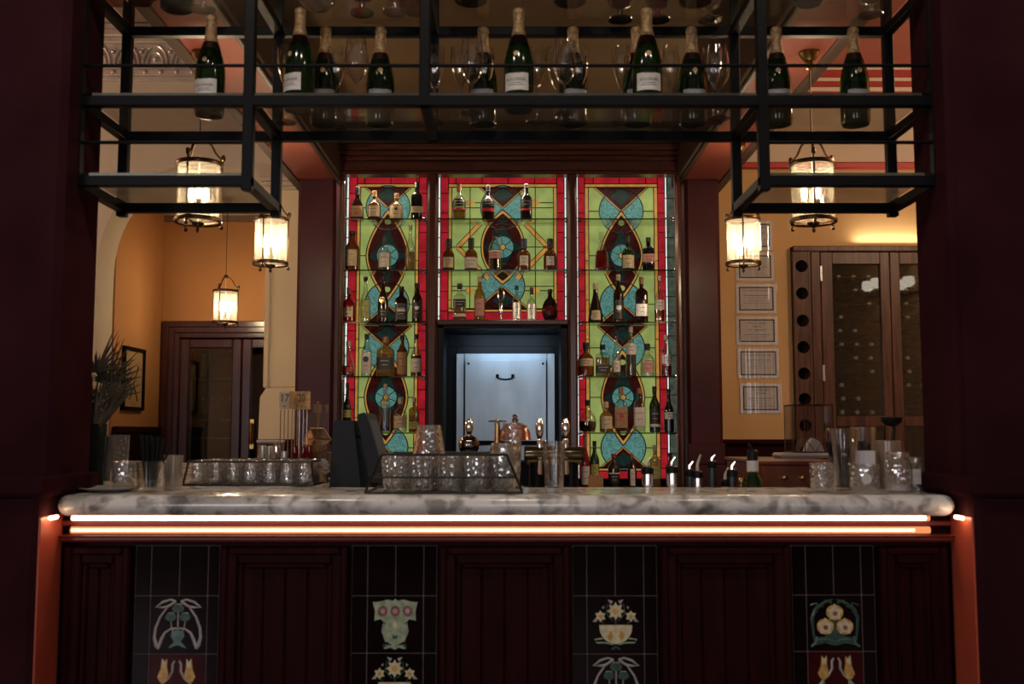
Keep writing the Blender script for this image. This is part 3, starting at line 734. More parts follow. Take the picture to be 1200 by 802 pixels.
for (a, c), (d0, d1), m1, m2 in cols:
    x0, x1, e0, e1 = px(a), px(c), px(d0), px(d1); hh = (e1-e0); gz = .0015
    zA = pz(699 if m1 != 'rose' else 698); rows = []
    tp = MB(); mid = (e0+e1)/2
    def tl(u0, u1, z0, z1):
        if u1-u0 > .008: tp.box(u0+gz/2, u1-gz/2, YB+.004, YB+.015, z0+gz/2, z1-gz/2, .0015)
    for u0, u1 in ((x0+.008, e0), (e0, mid), (mid, e1), (e1, x1-.008)): tl(u0, u1, zA, pz(640))
    z = zA
    for k in range(6):
        tl(x0+.008, e0, z-hh, z); tl(e1, x1-.008, z-hh, z)
        if k > 1: tl(e0, mid, z-hh, z); tl(mid, e1, z-hh, z)
        z -= hh
    tp_o = bw(tp, 'tile_panel', 'tile', ang=20)
    g = MB(); g.box(x0+.008, x1-.008, YB+.0055, YB+.02, .16, pz(640)); bw(g, 'grout_bed', 'grout', tp_o, smooth=False)
    for k, mk in enumerate((m1, m2)):
        zc_ = zA-hh*(k+.5)
        q = MB(); q.box(e0+gz/2, e1-gz/2, YB+.004, YB+.015, zc_-hh/2+gz/2, zc_+hh/2-gz/2, .0015)
        qo = bw(q, 'picture_tile', 'tile_m' if mk == 'tulip' else 'tile', tp_o, ang=20)
        qo['label'] = {'thistle': 'glazed tile with grey-green thistle scrolls', 'tulip': 'maroon tile with golden tulip buds', 'urn': 'tile with sage urn of roses', 'bowl': 'tile with cream bowl of daffodils', 'rose': 'tile with three golden roses in dark leaves'}[mk]
        mb, mats = motif(mk, (e0+e1)/2, zc_, hh*.46)
        mo = mb.build('picture_relief', mats, tp_o, world=True)
# --- marble worktop and the side counters behind
def slab(name, pts, z0, z1, y_front=None, m='marble'):
    mb = MB(); r = (z1-z0)/2; rings = []
    n = len(pts)
    prof = [(r*(1-cos(a)), z0+r+r*sin(a)) for a in [-pi/2+pi*k/8 for k in range(9)]]
    prof = [(r-r*cos(a), z0+r+r*sin(a)) for a in [-pi/2+pi*k/8 for k in range(9)]]
    cxm = sum(p[0] for p in pts)/n; cym = sum(p[1] for p in pts)/n
    V = []
    for ins, z in prof:
        for i, p in enumerate(pts):
            a, c = pts[i-1], pts[(i+1) % n]
            def off(u, w):
                dx, dy = w[0]-u[0], w[1]-u[1]; l = math.hypot(dx, dy); return (-dy/l, dx/l)
            n1, n2 = off(a, p), off(p, c); sx, sy = n1[0]+n2[0], n1[1]+n2[1]; k = 2/(sx*sx+sy*sy) if sx*sx+sy*sy > .1 else 1
            V.append((p[0]+sx*ins*k, p[1]+sy*ins*k, z))
    fs = []
    for j in range(8):
        for i in range(n): fs.append((j*n+i, j*n+(i+1) % n, (j+1)*n+(i+1) % n, (j+1)*n+i))
    fs.append(tuple(range(8*n, 9*n))); fs.append(tuple(range(n))[::-1])
    mb.add(V, fs); return mb.build(name, m, ang=50)
rc = .03
fl = [(bx0+.006+rc*(1-cos(a)), YM+rc*(1-sin(a))) for a in [pi/2*k/5 for k in range(6)]]
fr_ = [(bx1-.008-rc*(1-cos(a)), YM+rc*(1-sin(a))) for a in [pi/2*k/5 for k in range(5, -1, -1)]]
pts = fl + fr_ + [(bx1-.008, 3.09), (bx0+.006, 3.09)]
wt = slab('marble_worktop', pts, zbot, ztop)
tag(wt, 'long grey veined marble worktop with rounded front edge on the bar', 'worktop')
for s in (-1, 1):
    xa, xb = (-.66 if s < 0 else .83), XC+s*1.72
    q = [(min(xa, xb), 3.10), (max(xa, xb), 3.10), (max(xa, xb), 5.95), (min(xa, xb), 5.95)]
    lab = 'marble side counter under the lanterns by the table numbers' if s < 0 else 'low dark wood side counter under the lanterns by the red-brown box'
    zt_ = ztop if s < 0 else .92
    o = slab('side_worktop', q, zt_-.045, zt_, m='marble' if s < 0 else 'wood_h'); tag(o, lab, 'worktop', 'side counters')
    c = MB(); c.box(min(xa, xb)+.03, max(xa, xb)-.03, 3.13, 5.92, 0, zt_-.045)
    o = c.build('side_counter', 'board', smooth=False); tag(o, 'dark boarded base of the side counter '+('nearer the snug' if s < 0 else 'nearer the wine cabinet'), 'counter', 'side counter bases')
# work bench behind the bar
ZW = .86
wbn = thing('work_bench', 'steel work bench behind the marble bar carrying bottles and beer taps', 'bench', (XC, 3.36, 0))
b = MB(); b.box(-.64, .81, 3.10, 3.62, ZW-.04, ZW, .006); b.build('bench_top', 'steeld', wbn, world=True)
for x in (-.60, .77):
    for y in (3.14, 3.58): MB().box(x-.02, x+.02, y-.02, y+.02, 0, ZW-.04).build('leg', 'steeld', wbn, world=True, smooth=False)
# ================================================================ hanging rack
YR0, YR1 = 2.78, 3.12; HB = .0145
rk = thing('hanging_rack', 'black steel rack of glass shelves hung over the bar', 'rack', (XC, 2.95, 1.9))
zb = Z(213, YR0); zs1 = Z(119.5, YR0); ztp = Z(38, YR1); zr1, zr2 = Z(77, YR0), Z(167, YR0)
xf = [X(91, YR0, 150), X(291.5, YR0, 150), X(894, YR0, 150), X(1097, YR0, 150)]
posts = [(xf[0], 2.84), (xf[1], 3.215), (xf[2], 3.215), (xf[3], 2.84)]
def bar_(mb, x0, x1, y0, y1, z0, z1, h=HB): mb.box(x0-h, x1+h, y0-h, y1+h, z0-h, z1+h, .002)
for k, (x, zt) in enumerate(posts):
    for y in (YR0, YR1):
        b = MB(); b.box(x-HB, x+HB, y-HB, y+HB, zb-HB-(.012 if y == YR1 or k in (1, 2) else 0), zt, .002); b.build('post', 'black', rk, world=True)
xm_ = X(498, YR0, 60)
for y in (YR0, YR1):
    b = MB(); b.box(xm_-HB, xm_+HB, y-HB, y+HB, zs1-HB, 3.215, .002); b.build('post', 'black', rk, world=True)
b = MB()
for z in (zs1, ztp):
    for y in (YR0, YR1): b.box(xf[0]-HB, xf[3]+HB, y-HB*.98, y+HB*.98, z-HB, z+HB, .002)
    for x in xf+[xm_]: b.box(x-HB*.97, x+HB*.97, YR0, YR1, z-HB*.99, z+HB*.99, .002)
for i in (0, 2):
    for y in (YR0, YR1): b.box(xf[i]-HB, xf[i+1]+HB, y-HB*.98, y+HB*.98, zb-HB, zb+HB, .002)
    for x in xf[i:i+2]: b.box(x-HB*.97, x+HB*.97, YR0, YR1, zb-HB*.99, zb+HB*.99, .002)
b.build('shelf_frame', 'black', rk, world=True)
b = MB(); b.tube([(xf[0], YR0, zr1), (xf[3], YR0, zr1)], .0052, 8)
for i in (0, 2): b.tube([(xf[i], YR0, zr2), (xf[i+1], YR0, zr2)], .0052, 8)
b.build('guard_rail', 'black', rk, world=True)
GT = .008
def rglass(x0, x1, z, gm='g_rack'):
    MB().box(x0+HB*1.1, x1-HB*1.1, YR0-HB*.6, YR1+HB*.6, z+HB+.0005, z+HB+GT).build('glass_shelf', gm, rk, world=True, smooth=False)
    MB().box(x0+HB*1.1, x1-HB*1.1, YR0-HB*.6-.0015, YR0-HB*.6-.0002, z+HB+.0005, z+HB+GT).build('glass_edge', 'g_edge', rk, world=True, smooth=False)
for z in (zs1, ztp):
    for i in range(3): rglass(xf[i], xf[i+1], z)
rglass(xf[0], xf[1], zb, 'g_rackl'); rglass(xf[2], xf[3], zb, 'g_rackl')
ZS, ZT = zs1+HB+GT, ztp+HB+GT
# ------------------------------------------------ champagne
CP = [(0, .006), (.030, 0), (.040, .002), (.0435, .012), (.0440, .05), (.0440, .125), (.0425, .150), (.037, .178), (.029, .204), (.0215, .226), (.0170, .245), (.0150, .262), (.0145, .285)]
def rprof(prof, z):
    for (r0, z0), (r1, z1) in zip(prof[1:], prof[2:]):
        if z0 <= z <= z1: return r0+(r1-r0)*(z-z0)/max(1e-6, z1-z0)
    return prof[-1][0]
def champagne(loc, rz, label, group):
    t = thing('champagne_bottle', label, 'bottle', loc, rz, group)
    MB().lathe(CP, n=28).build('glass_body', 'b_champ', t)
    f = MB(); f.lathe([(rprof(CP, z)+.0012, z) for z in (.226, .24, .255, .268, .276)]+[(.0168, .279), (.0168, .286), (.0155, .289), (.0175, .295), (.0178, .301), (.0165, .309), (.0105, .3125), (0, .3125)], n=20)
    f.build('foil_neck', 'foil', t)
    c = MB(); c.lathe([(rprof(CP, z)+.0009, z) for z in (.203, .215, .227)], n=20); c.build('foil_collar', mat('dark_foil', (.03, .008, .008), .4, metal=.4), t)
    l = MB(); aw = R(50); a0 = -pi/2-aw
    l.lathe([(.0448, .052), (.0448, .104)], n=16, a0=a0, a1=-pi/2+aw); lo = l.build('label', 'label', t)
    m = MB()
    def pl(x, y): a = -pi/2+x/.0452; return (.0452*cos(a), .0452*sin(a), .080+y)
    text(m, 'BOLLINGER', .0112, pl)
    for dz, w_ in ((-.008, .018), (-.014, .026), (.022, .014)):
        n = 6; V = []; 
        for i in range(n+1): V += [pl(-w_+2*w_*i/n, dz), pl(-w_+2*w_*i/n, dz+.0016)]
        m.add(V, [(2*i, 2*i+2, 2*i+3, 2*i+1) for i in range(n)])
    m.build('label_print', 'ink', t, smooth=False)
    d = MB(); d.lathe([(0, 0), (.007, .0), (.0075, .001), (0, .0015)], (0, 0, 0), 14, axis='y'); vs = [(x, -(rprof(CP, .165)+.0006)-y, z+.163) for x, y, z in d.v]; d.v = vs; d.build('neck_medal', 'foil', t)
    return t
front = [(245, 137, -8, 'end of the rack above lantern and arch'), (350, 131, -32, 'front row beside the post above the pale pier'), (608, 131, -12, 'front row, alone at the rack centre'), (759, 131, 0, 'front row, hiding another bottle')]
root = None
def at_shelf(p, base, z, yr=(2.83, 3.08)):
    Y = max(yr[0], min(yr[1], Yz(base, z))); return (X(p, Y, base), Y, z)
back = [(380, 149, 'back row, next to the post over the pale pier'), (445, 149, 'back row, over the dark gap before the centre rack post'), (566, 150, 'back row, behind wine glasses beyond the centre rack post'), (672, 150, 'back row, half hidden by wine glasses over the hatch'), (747, 150, 'back row, its neck peeping behind a front row bottle'), (812, 151, 'back row, last before the rack post near the notices'), (912, 149, 'back of the rack bay over the framed notices'), (1003, 153, 'back of the end bay, over the wine cabinet')]
for k, (p, base, r_, lab) in enumerate(front):
    loc = at_shelf(p, base, ZS); L = 'champagne bottle with clear white label, '+lab
    if root is None: root = champagne(loc, R(r_), L, 'champagne bottles on the rack'); KIDS[root.name] = list(root.children)
    else: dup(root, loc, L, R(r_))
for k, (p, base, lab) in enumerate(back):
    dup(root, at_shelf(p, base, ZS), 'gold-foiled champagne bottle, '+lab, R([0, 8, -5, 12, 0, 3, -10, 5][k]))
# ------------------------------------------------ stemware
def stem_glass(name, label, cat, loc, prof, group, m='g_clear'):
    t = thing(name, label, cat, loc, 0, group); k = prof['k']
    MB().lathe(prof['bowl'], n=24).build('bowl', m, t); MB().lathe(prof['stem'], n=10).build('stem', m, t); MB().lathe(prof['foot'], n=24).build('foot', m, t)
    KIDS[t.name] = list(t.children); return t
flute = dict(k=0, bowl=[(.004, .105), (.010, .115), (.020, .140), (.0275, .17), (.030, .20), (.0285, .235)], stem=[(.0075, .004), (.0042, .012), (.0038, .06), (.0042, .105)], foot=[(0, .001), (.032, .001), (.0325, .0025), (.008, .005)])
wineg = dict(k=0, bowl=[(.004, .090), (.016, .100), (.031, .125), (.036, .15), (.0345, .18), (.029, .225)], stem=[(.0075, .004), (.004, .012), (.0037, .06), (.004, .09)], foot=[(0, .001), (.034, .001), (.0345, .0025), (.008, .005)])
F0 = None
for p, base, lab in ((335, 150, 'beside the first front row champagne bottle'), (393, 149, 'between two back row bottles above the red soffit'), (509, 146, 'in front of the centre rack post'), (539, 148, 'just beyond the centre rack post'), (568, 149, 'in front of the back row bottle beyond the centre post'), (652, 150, 'before the back row bottle over the hatch, nearer the centre'), (679, 150, 'over the hatch, on the far side of a back row bottle'), (729, 150, 'standing clear before the overlapping bottles'), (786, 148, 'between the overlapping bottles and the last back row one'), (836, 150, 'beside the rack post near the notices'), (629, 144, 'just past the central front bottle')):
    loc = at_shelf(p, base, ZS, (2.82, 3.05)); L = 'clear tall champagne flute '+lab
    if F0 is None: F0 = stem_glass('champagne_flute', L, 'glass', loc, flute, 'champagne flutes on the rack')
    else: dup(F0, loc, L)
W0 = None
for p, base, lab in ((417, 133, 'between the two back row bottles by the pale pier'), (553, 133, 'in front of the bottle beyond the centre post'), (662, 134, 'in front of the bottle over the hatch'), (842, 140, 'beside the rack post, behind a flute')):
    loc = at_shelf(p, base, ZS, (2.83, 3.03)); L = 'clear wine glass with tulip bowl '+lab
    if W0 is None: W0 = stem_glass('wine_glass', L, 'glass', loc, wineg, 'wine glasses on the rack')
    else: dup(W0, loc, L)
# things on the top shelf: only their bases show
def top_item(p, base, kind, label, m):
    loc = at_shelf(p, base, ZT, (2.83, 3.08))
    if kind == 'bowl':
        t = thing('glass_bowl', label, 'bowl', loc); MB().lathe([(0, .002), (.035, 0), (.045, .012), (.075, .05), (.085, .09), (.083, .092), (.072, .05), (0, .018)], n=28, flute=.02, fn=12).build('bowl', m, t)
        MB().lathe([(0, 0), (.034, 0), (.036, .004), (.03, .008)], n=24).build('foot', m, t)
    elif kind == 'goblet':
        t = stem_glass('goblet', label, 'glass', loc, dict(k=0, bowl=[(.008, .035), (.03, .045), (.046, .08), (.045, .13), (.040, .16)], stem=[(.011, .005), (.008, .015), (.009, .035)], foot=[(0, 0), (.037, 0), (.038, .004), (.012, .008)]), None, m)
    else:
        t = thing('bottle', label, 'bottle', loc); MB().lathe([(0, .005), (.040, 0), (.048, .004), (.05, .02), (.05, .13), (.038, .17), (.016, .20), (.015, .24)], n=28).build('glass_body', m, t)
        MB().lathe([(.017, .235), (.017, .265), (0, .266)], n=14).build('cap', 'cap_b', t)
for a in ((164, 3, 'bowl', 'red ribbed glass bowl on the top rack shelf, by the pier', 'g_red'), (207, 12, 'bottle', 'dark bottle base beside the red glass bowl on the top shelf', 'b_blk'), (238, 12, 'goblet', 'smoky goblet on the top shelf beside the dark bottle base', 'g_cut'),
          (372, 10, 'bowl', 'clear glass bowl on the top shelf behind the near bottle neck', 'g_cut'), (424, 16, 'goblet', 'dark goblet on the top shelf between bowl and centre post', 'b_blk'), (463, 15, 'goblet', 'clear goblet on the top shelf before the centre post', 'g_cut'), (487, 14, 'bottle', 'grey bottle base on the top shelf touching the centre post', 'b_dark'),
          (552, 3, 'bottle', 'dark bottle base on the top shelf over the central bottles', 'b_blk'), (668, 4, 'bottle', 'dark bottle base on the top shelf above the hatch', 'b_dark'), (727, 26, 'goblet', 'grey goblet with dark foot on the top shelf, beside a bottle cork', 'b_blk'), (771, 24, 'goblet', 'dark goblet on the top shelf just past a bottle cork', 'b_dark'),
          (815, 4, 'bottle', 'black bottle base on the top shelf near a clear goblet', 'b_blk'), (832, 24, 'goblet', 'clear goblet on the top shelf beside the far rack post', 'g_cut'), (948, 5, 'bowl', 'blue-grey bowl on the top shelf over the far lantern', 'b_blk'), (1020, 18, 'goblet', 'smoky goblet at the far end of the top shelf', 'g_cut')):
    top_item(*a)
# ================================================================ back bar
YF0, YG, YSH, YBT = 6.30, 6.56, 6.33, 6.42
def wx(p, Y=YF0): return X(p, Y, 380)
def wz(p, Y=YF0): return Z(p, Y)
bb = thing('back_bar', 'tall mahogany back bar framing three stained glass bays and the hatch', 'cabinet', (0, YF0, 0))
def bbw(mb, n, m, par=bb, **k): return mb.build(n, m, par, world=True, **k)
zbc = Z(572, 6.35)
b = MB()
for y0, y1, d in ((204, 200, .0), (200, 188, -.01), (188, 184, .035), (184, 179, .06), (179, 173, .10), (173, 166, .13)):
    b.box(wx(396), wx(801), YF0-d, YF0+.1, wz(y0), wz(y1), .006)
bbw(b, 'cornice', 'wood_h')
for a, c in ((396, 401), (500, 512), (666, 677), (793, 801)):
    b = MB(); b.box(wx(a), wx(c), YF0, YF0+.05, zbc, wz(202), .010); 
    b.box(wx(a)+.008, wx(c)-.008, YF0-.012, YF0+.01, zbc+.02, wz(204), .006); bbw(b, 'stile', 'wood')
b = MB(); b.box(wx(512.2), wx(665.8), YF0-.01, YG-.02, wz(381), wz(374.8), .006); bbw(b, 'hatch_lintel', 'wood_h')
b = MB(); b.box(wx(396), wx(801), 6.0, YG+.1, zbc-.04, zbc, .008); bbw(b, 'counter_top', 'wood_h')
b = MB(); b.box(wx(397), wx(800), 6.04, YG+.1, 0, zbc-.04); bbw(b, 'base_cabinet', 'wood', smooth=False)
# --- stained glass
GX = lambda p: X(p, YG, 380)
GZ = lambda p: Z(p, YG)
def sglass(label, xs, secs, wide=False):
    """xs: edges smoke, white, red, amber, green ... ; secs: list of (top, bottom, X1, V, X2) rows"""
    t = thing('stained_glass_panel', label, 'stained glass', (GX((xs[0]+xs[-1])/2), YG, GZ(secs[-1][1]+12)))
    mats = ['s_red', 's_amber', 's_green', 's_teal', 's_dteal', 's_maroon', 's_white', 's_smoke']
    RED, AMB, GRN, TEA, DTE, MAR, WHI, SMO = range(8)
    g = MB(); ld = MB(); lay = [0]
    def poly(pts, m, l): 
        y = YG-l*.0007; g.mi = m; g.add([(GX(a), y, GZ(c)) for a, c in pts], [tuple(range(len(pts)))])
    def rect(x0, x1, y0, y1, m, l): poly([(x0, y0), (x1, y0), (x1, y1), (x0, y1)], m, l)
    def lead(pts, w=.9, closed=False):
        w *= 1.45
        ld.tube([(GX(a), YG-.008, GZ(c)) for a, c in pts], w*.0025, 5, closed)
    sm0, wh0, rd0, am0, gr0, gr1, am1, rd1, wh1, sm1 = xs
    top, bot = secs[0][0]-13, secs[-1][1]+13
    rect(sm0, sm1, top-7, bot, SMO, 0)
    if wh0 < rd0: rect(wh0, rd0, top-14, bot, WHI, 1)
    if rd1 < wh1: rect(rd1, wh1, top-14, bot, WHI, 1)
    rect(rd0, rd1, top-5.5, top, SMO, 1)
    rect(rd0, rd1, top, bot, RED, 2); rect(am0, am1, top+9, bot-9, AMB, 3); rect(gr0, gr1, top+13, bot-13, GRN, 4)
    for x in (sm0, wh0, rd0, am0, gr0, gr1, am1, rd1, wh1, sm1): lead([(x, top-6), (x, bot)] if x not in (gr0, gr1) else [(x, top+13), (x, bot-13)])
    for y in (top, top+9, top+13, bot-9, bot-13): lead([(am0 if y > top+5 else rd0, y), (am1 if y > top+5 else rd1, y)])
    y = top+20; k = 0
    while y < bot-8:
        lead([(rd0, y), (am0, y)], .8); lead([(am1, y), (rd1, y)], .8); lead([(sm0, y+6), (rd0, y+6)], .8); lead([(rd1, y+6), (sm1, y+6)], .8)
        if k % 2: lead([(am0, y+10), (gr0, y+10)], .8); lead([(gr1, y+10), (am1, y+10)], .8)
        y += 23; k += 1
    x = rd0+18
    while x < rd1-6: lead([(x, top), (x, top+9)], .8); x += 31
    cx = (gr0+gr1)/2
    def band(pts, w, l):      # amber bar with lead both sides
        (a, c), (d, e) = pts; L = math.hypot(d-a, e-c); nx, ny = -(e-c)/L*w, (d-a)/L*w
        poly([(a+nx, c+ny), (d+nx, e+ny), (d-nx, e-ny), (a-nx, c-ny)], AMB, l); lead([(a+nx, c+ny), (d+nx, e+ny)], .7); lead([(a-nx, c-ny), (d-nx, e-ny)], .7)
    for (y0, y1, q1, qv, q2) in secs:
        for q, far in ((q1, y0), (q2, y1)):
            r = 26; poly(ell(cx, q, r, r, 36), TEA, 5); lead(ell(cx, q, r, r, 36), 1, True)
            s = -1 if far < q else 1; hgt = abs(far-q)
            poly([(cx, q), (cx-hgt*1.12, far), (cx+hgt*1.12, far)], MAR, 6); poly([(cx, q+s*6), (cx-13, q+s*(hgt*.66)), (cx, q+s*hgt*.98), (cx+13, q+s*(hgt*.66))], DTE, 7)
            lead([(cx-13, q+s*hgt*.66), (cx, q+s*hgt*.98), (cx+13, q+s*hgt*.66)], .7)
            for d in (-1, 1): band([(cx, q), (cx+d*hgt*1.12, far)], .9, 8)
            lead([(gr0, q), (cx-r, q)]); lead([(cx+r, q), (gr1, q)])
        ry = abs(q2-q1)/2-3; rx = 25
        vs_ = lambda k_: [(cx+k_*rx*math.copysign(1-abs(sin(a))**(1.7 if not wide else 2.3), cos(a)), qv+k_*ry*sin(a)) for a in [2*pi*(i+.001)/48 for i in range(48)]]
        poly(vs_(1.0), AMB, 9); poly(vs_(.92), MAR, 10); lead(vs_(1.02), 1, True); lead(vs_(.91), .8, True)
        for s in (-1, 1):
            poly(ell(cx, qv+s*ry*.74, 4.2, 3.6, 14), GRN if not wide else DTE, 11); lead(ell(cx, qv+s*ry*.74, 4.2, 3.6, 14), .7, True)
            poly([(cx, qv+s*ry*.62), (cx-12, qv+s*8), (cx+12, qv+s*8)], DTE, 11); lead([(cx-12, qv+s*8), (cx, qv+s*ry*.62), (cx+12, qv+s*8)], .7)
            poly([(cx+s*rx*.93, qv), (cx+s*9, qv-9), (cx+s*9, qv+9)], DTE, 11); lead([(cx+s*9, qv-9), (cx+s*rx*.93, qv), (cx+s*9, qv+9)], .7)
        rc_ = 13; poly(ell(cx, qv, rc_, rc_, 26), TEA, 12); lead(ell(cx, qv, rc_, rc_, 26), .9, True); poly(ell(cx, qv, 3.2, 3.2, 14), AMB, 13); lead(ell(cx, qv, 3.4, 3.4, 14), .8, True)
        for k in range(6): a = pi*k/3+.4; lead([(cx+3.5*cos(a), qv+3.5*sin(a)), (cx+rc_*cos(a), qv+rc_*sin(a))], .7)
        for xx in (-1, 1): lead([(cx+xx*rx, qv), (gr1 if xx > 0 else gr0, qv)])
        if wide:
            for xx in (-1, 1):
                vx = cx+xx*38.5; lead([(vx, y0), (vx, y1)], .9)
                for yy in (238, 341):
                    poly([(vx-5.5, yy), (vx, yy-5.5), (vx+5.5, yy), (vx, yy+5.5)], AMB, 9); lead([(vx-5.5, yy), (vx, yy-5.5), (vx+5.5, yy), (vx, yy+5.5)], .9, True)
                    lead([(vx+xx*5.5, yy), (gr1 if xx > 0 else gr0, yy)]); lead([(vx-xx*5.5, yy), (cx+xx*26, yy)])
                band([(cx+xx*26, 262), (cx+xx*53, 290)], 2.6, 8); band([(cx+xx*53, 290), (cx+xx*26, 318)], 2.6, 8)
                band([(cx+xx*22, 321), (cx+xx*17, 327)], 3, 8); lead([(gr1 if xx > 0 else gr0, 262), (cx+xx*26, 262)]); lead([(cx+xx*26, 318), (gr1 if xx > 0 else gr0, 318)])
        lead([(gr0, y1+1), (gr1, y1+1)])
    g.build('glass_pieces', mats, t, world=True, smooth=False); ld.build('lead_lines', 'lead', t, world=True)
    b = MB(); b.box(GX(sm0), GX(sm1), YG+.004, YG+.05, GZ(bot), GZ(top-6)); b.build('light_box', 'black', t, world=True, smooth=False)
    return t
sglass('tall narrow stained glass panel behind spirit shelves, beside the table numbers', (394, 404.5, 407.5, 417, 421, 486, 490, 499.5, 499.6, 503), [(220, 380, 244, 300, 357), (382, 548, 408, 466, 525)])
sglass('wide stained glass panel with chevrons above the steel hatch', (506, 512.8, 515.6, 525, 529, 649, 653, 661.8, 664.4, 671), [(220, 362, 244, 290, 336)], True)
sglass('tall narrow stained glass panel behind spirit shelves, beside the framed notices', (673, 675.8, 678.2, 686, 690.5, 767.5, 772, 780.4, 783, 797), [(220, 380, 248, 300, 357), (382, 548, 408, 466, 525)])
# --- glass shelves
SH = {}
def shelf(x0, x1, y, label):
    z = Z(y, YSH); xa, xb = wx(x0, 6.42), wx(x1, 6.42)
    t = thing('glass_shelf', label, 'shelf', ((xa+xb)/2, 6.42, z-.008), 0, 'glass shelves of the back bar')
    MB().box(xa, xb, YSH, 6.53, z-.008, z).build('glass_plate', 'g_shelf', t, world=True, smooth=False)
    MB().box(xa, xb, YSH-.0015, YSH-.0002, z-.009, z+.0005).build('front_edge', 'g_edge', t, world=True, smooth=False)
    for x in (xa+.014, xb-.014):
        for yy in (6.36,):
            b = MB(); b.box(x-.013, x+.013, yy-.012, yy+.012, z-.022, z-.0082, .004); b.box(x-.013, x+.013, yy-.012, yy+.012, z+.0002, z+.008, .003); b.build('shelf_clip', 'chrome', t, world=True)
    return z
rows = [256, 316, 377, 441, 507]; nm_ = ['top', 'second', 'third', 'fourth', 'lowest']
for k, y in enumerate(rows):
    SH['L%d' % (k+1)] = shelf(401, 500, y, '%s glass shelf of the bay beside the table numbers' % nm_[k])
    SH['R%d' % (k+1)] = shelf(677, 793, y, '%s glass shelf of the bay beside the framed notices' % nm_[k])
for k, y in enumerate((256, 316)): SH['C%d' % (k+1)] = shelf(511, 667, y, '%s glass shelf of the bay above the hatch' % ('upper', 'lower')[k])
SH['C3'] = Z(374.8, YF0-.01); SH['R6'] = SH['L6'] = zbc
# ================================================================ spirit bottles
def bshape(kind, r, h):
    """profile of the glass up to the cap, cap start height, squareness, depth ratio"""
    P_ = {
     'tall':   ([(0, .01), (.85, 0), (1, .02), (1, .55), (.93, .62), (.62, .70), (.40, .76), (.36, .90)], .88, 0, 1),
     'slim':   ([(0, .01), (.85, 0), (1, .02), (1, .46), (.85, .56), (.50, .66), (.36, .74), (.33, .91)], .90, 0, 1),
     'squat':  ([(0, .01), (.85, 0), (1, .03), (1, .46), (.95, .54), (.72, .62), (.36, .68), (.30, .72), (.30, .84)], .80, 0, 1),
     'square': ([(0, .01), (.92, 0), (1, .02), (1, .58), (.92, .66), (.55, .71), (.38, .75), (.36, .88)], .86, .8, .8),
     'broad':  ([(0, .01), (.92, 0), (1, .02), (1, .60), (.94, .68), (.60, .73), (.32, .76), (.30, .86)], .84, .6, .75),
     'bell':   ([(0, .01), (.95, 0), (1, .03), (.98, .16), (.82, .34), (.64, .48), (.46, .60), (.34, .72), (.30, .86)], .84, 0, 1),
     'pear':   ([(0, .01), (.70, 0), (.90, .06), (1, .20), (.97, .36), (.78, .52), (.48, .62), (.28, .70), (.24, .84)], .82, 0, .7),
     'deca':   ([(0, .01), (.95, 0), (1, .03), (1, .10), (.94, .34), (.80, .50), (.50, .60), (.34, .66), (.30, .76)], .74, .5, .8),
     'disc':   ([(0, .01), (.45, 0), (.50, .02), (.80, .12), (.98, .26), (1, .36), (.92, .50), (.66, .64), (.36, .72), (.25, .78), (.24, .88)], .86, 0, .45),
     'apoth':  ([(0, .01), (.88, 0), (1, .03), (1, .42), (.93, .54), (.66, .62), (.40, .66), (.36, .76)], .70, 0, 1)}
    pr, cs, sq, dy = P_[kind]; return [(max(a*r, 0), c*h) for a, c in pr], cs*h, sq, dy
CAPR = {'squat': .36, 'apoth': .44, 'deca': .36, 'pear': .27, 'disc': .28, 'broad': .36, 'bell': .34}
def fillp(pts, sub=3):
    out = [pts[0]]
    for (a, b_), (c, d) in zip(pts, pts[1:]):
        for k in range(1, sub+1): out.append((a+(c-a)*k/sub, b_+(d-b_)*k/sub))
    return out
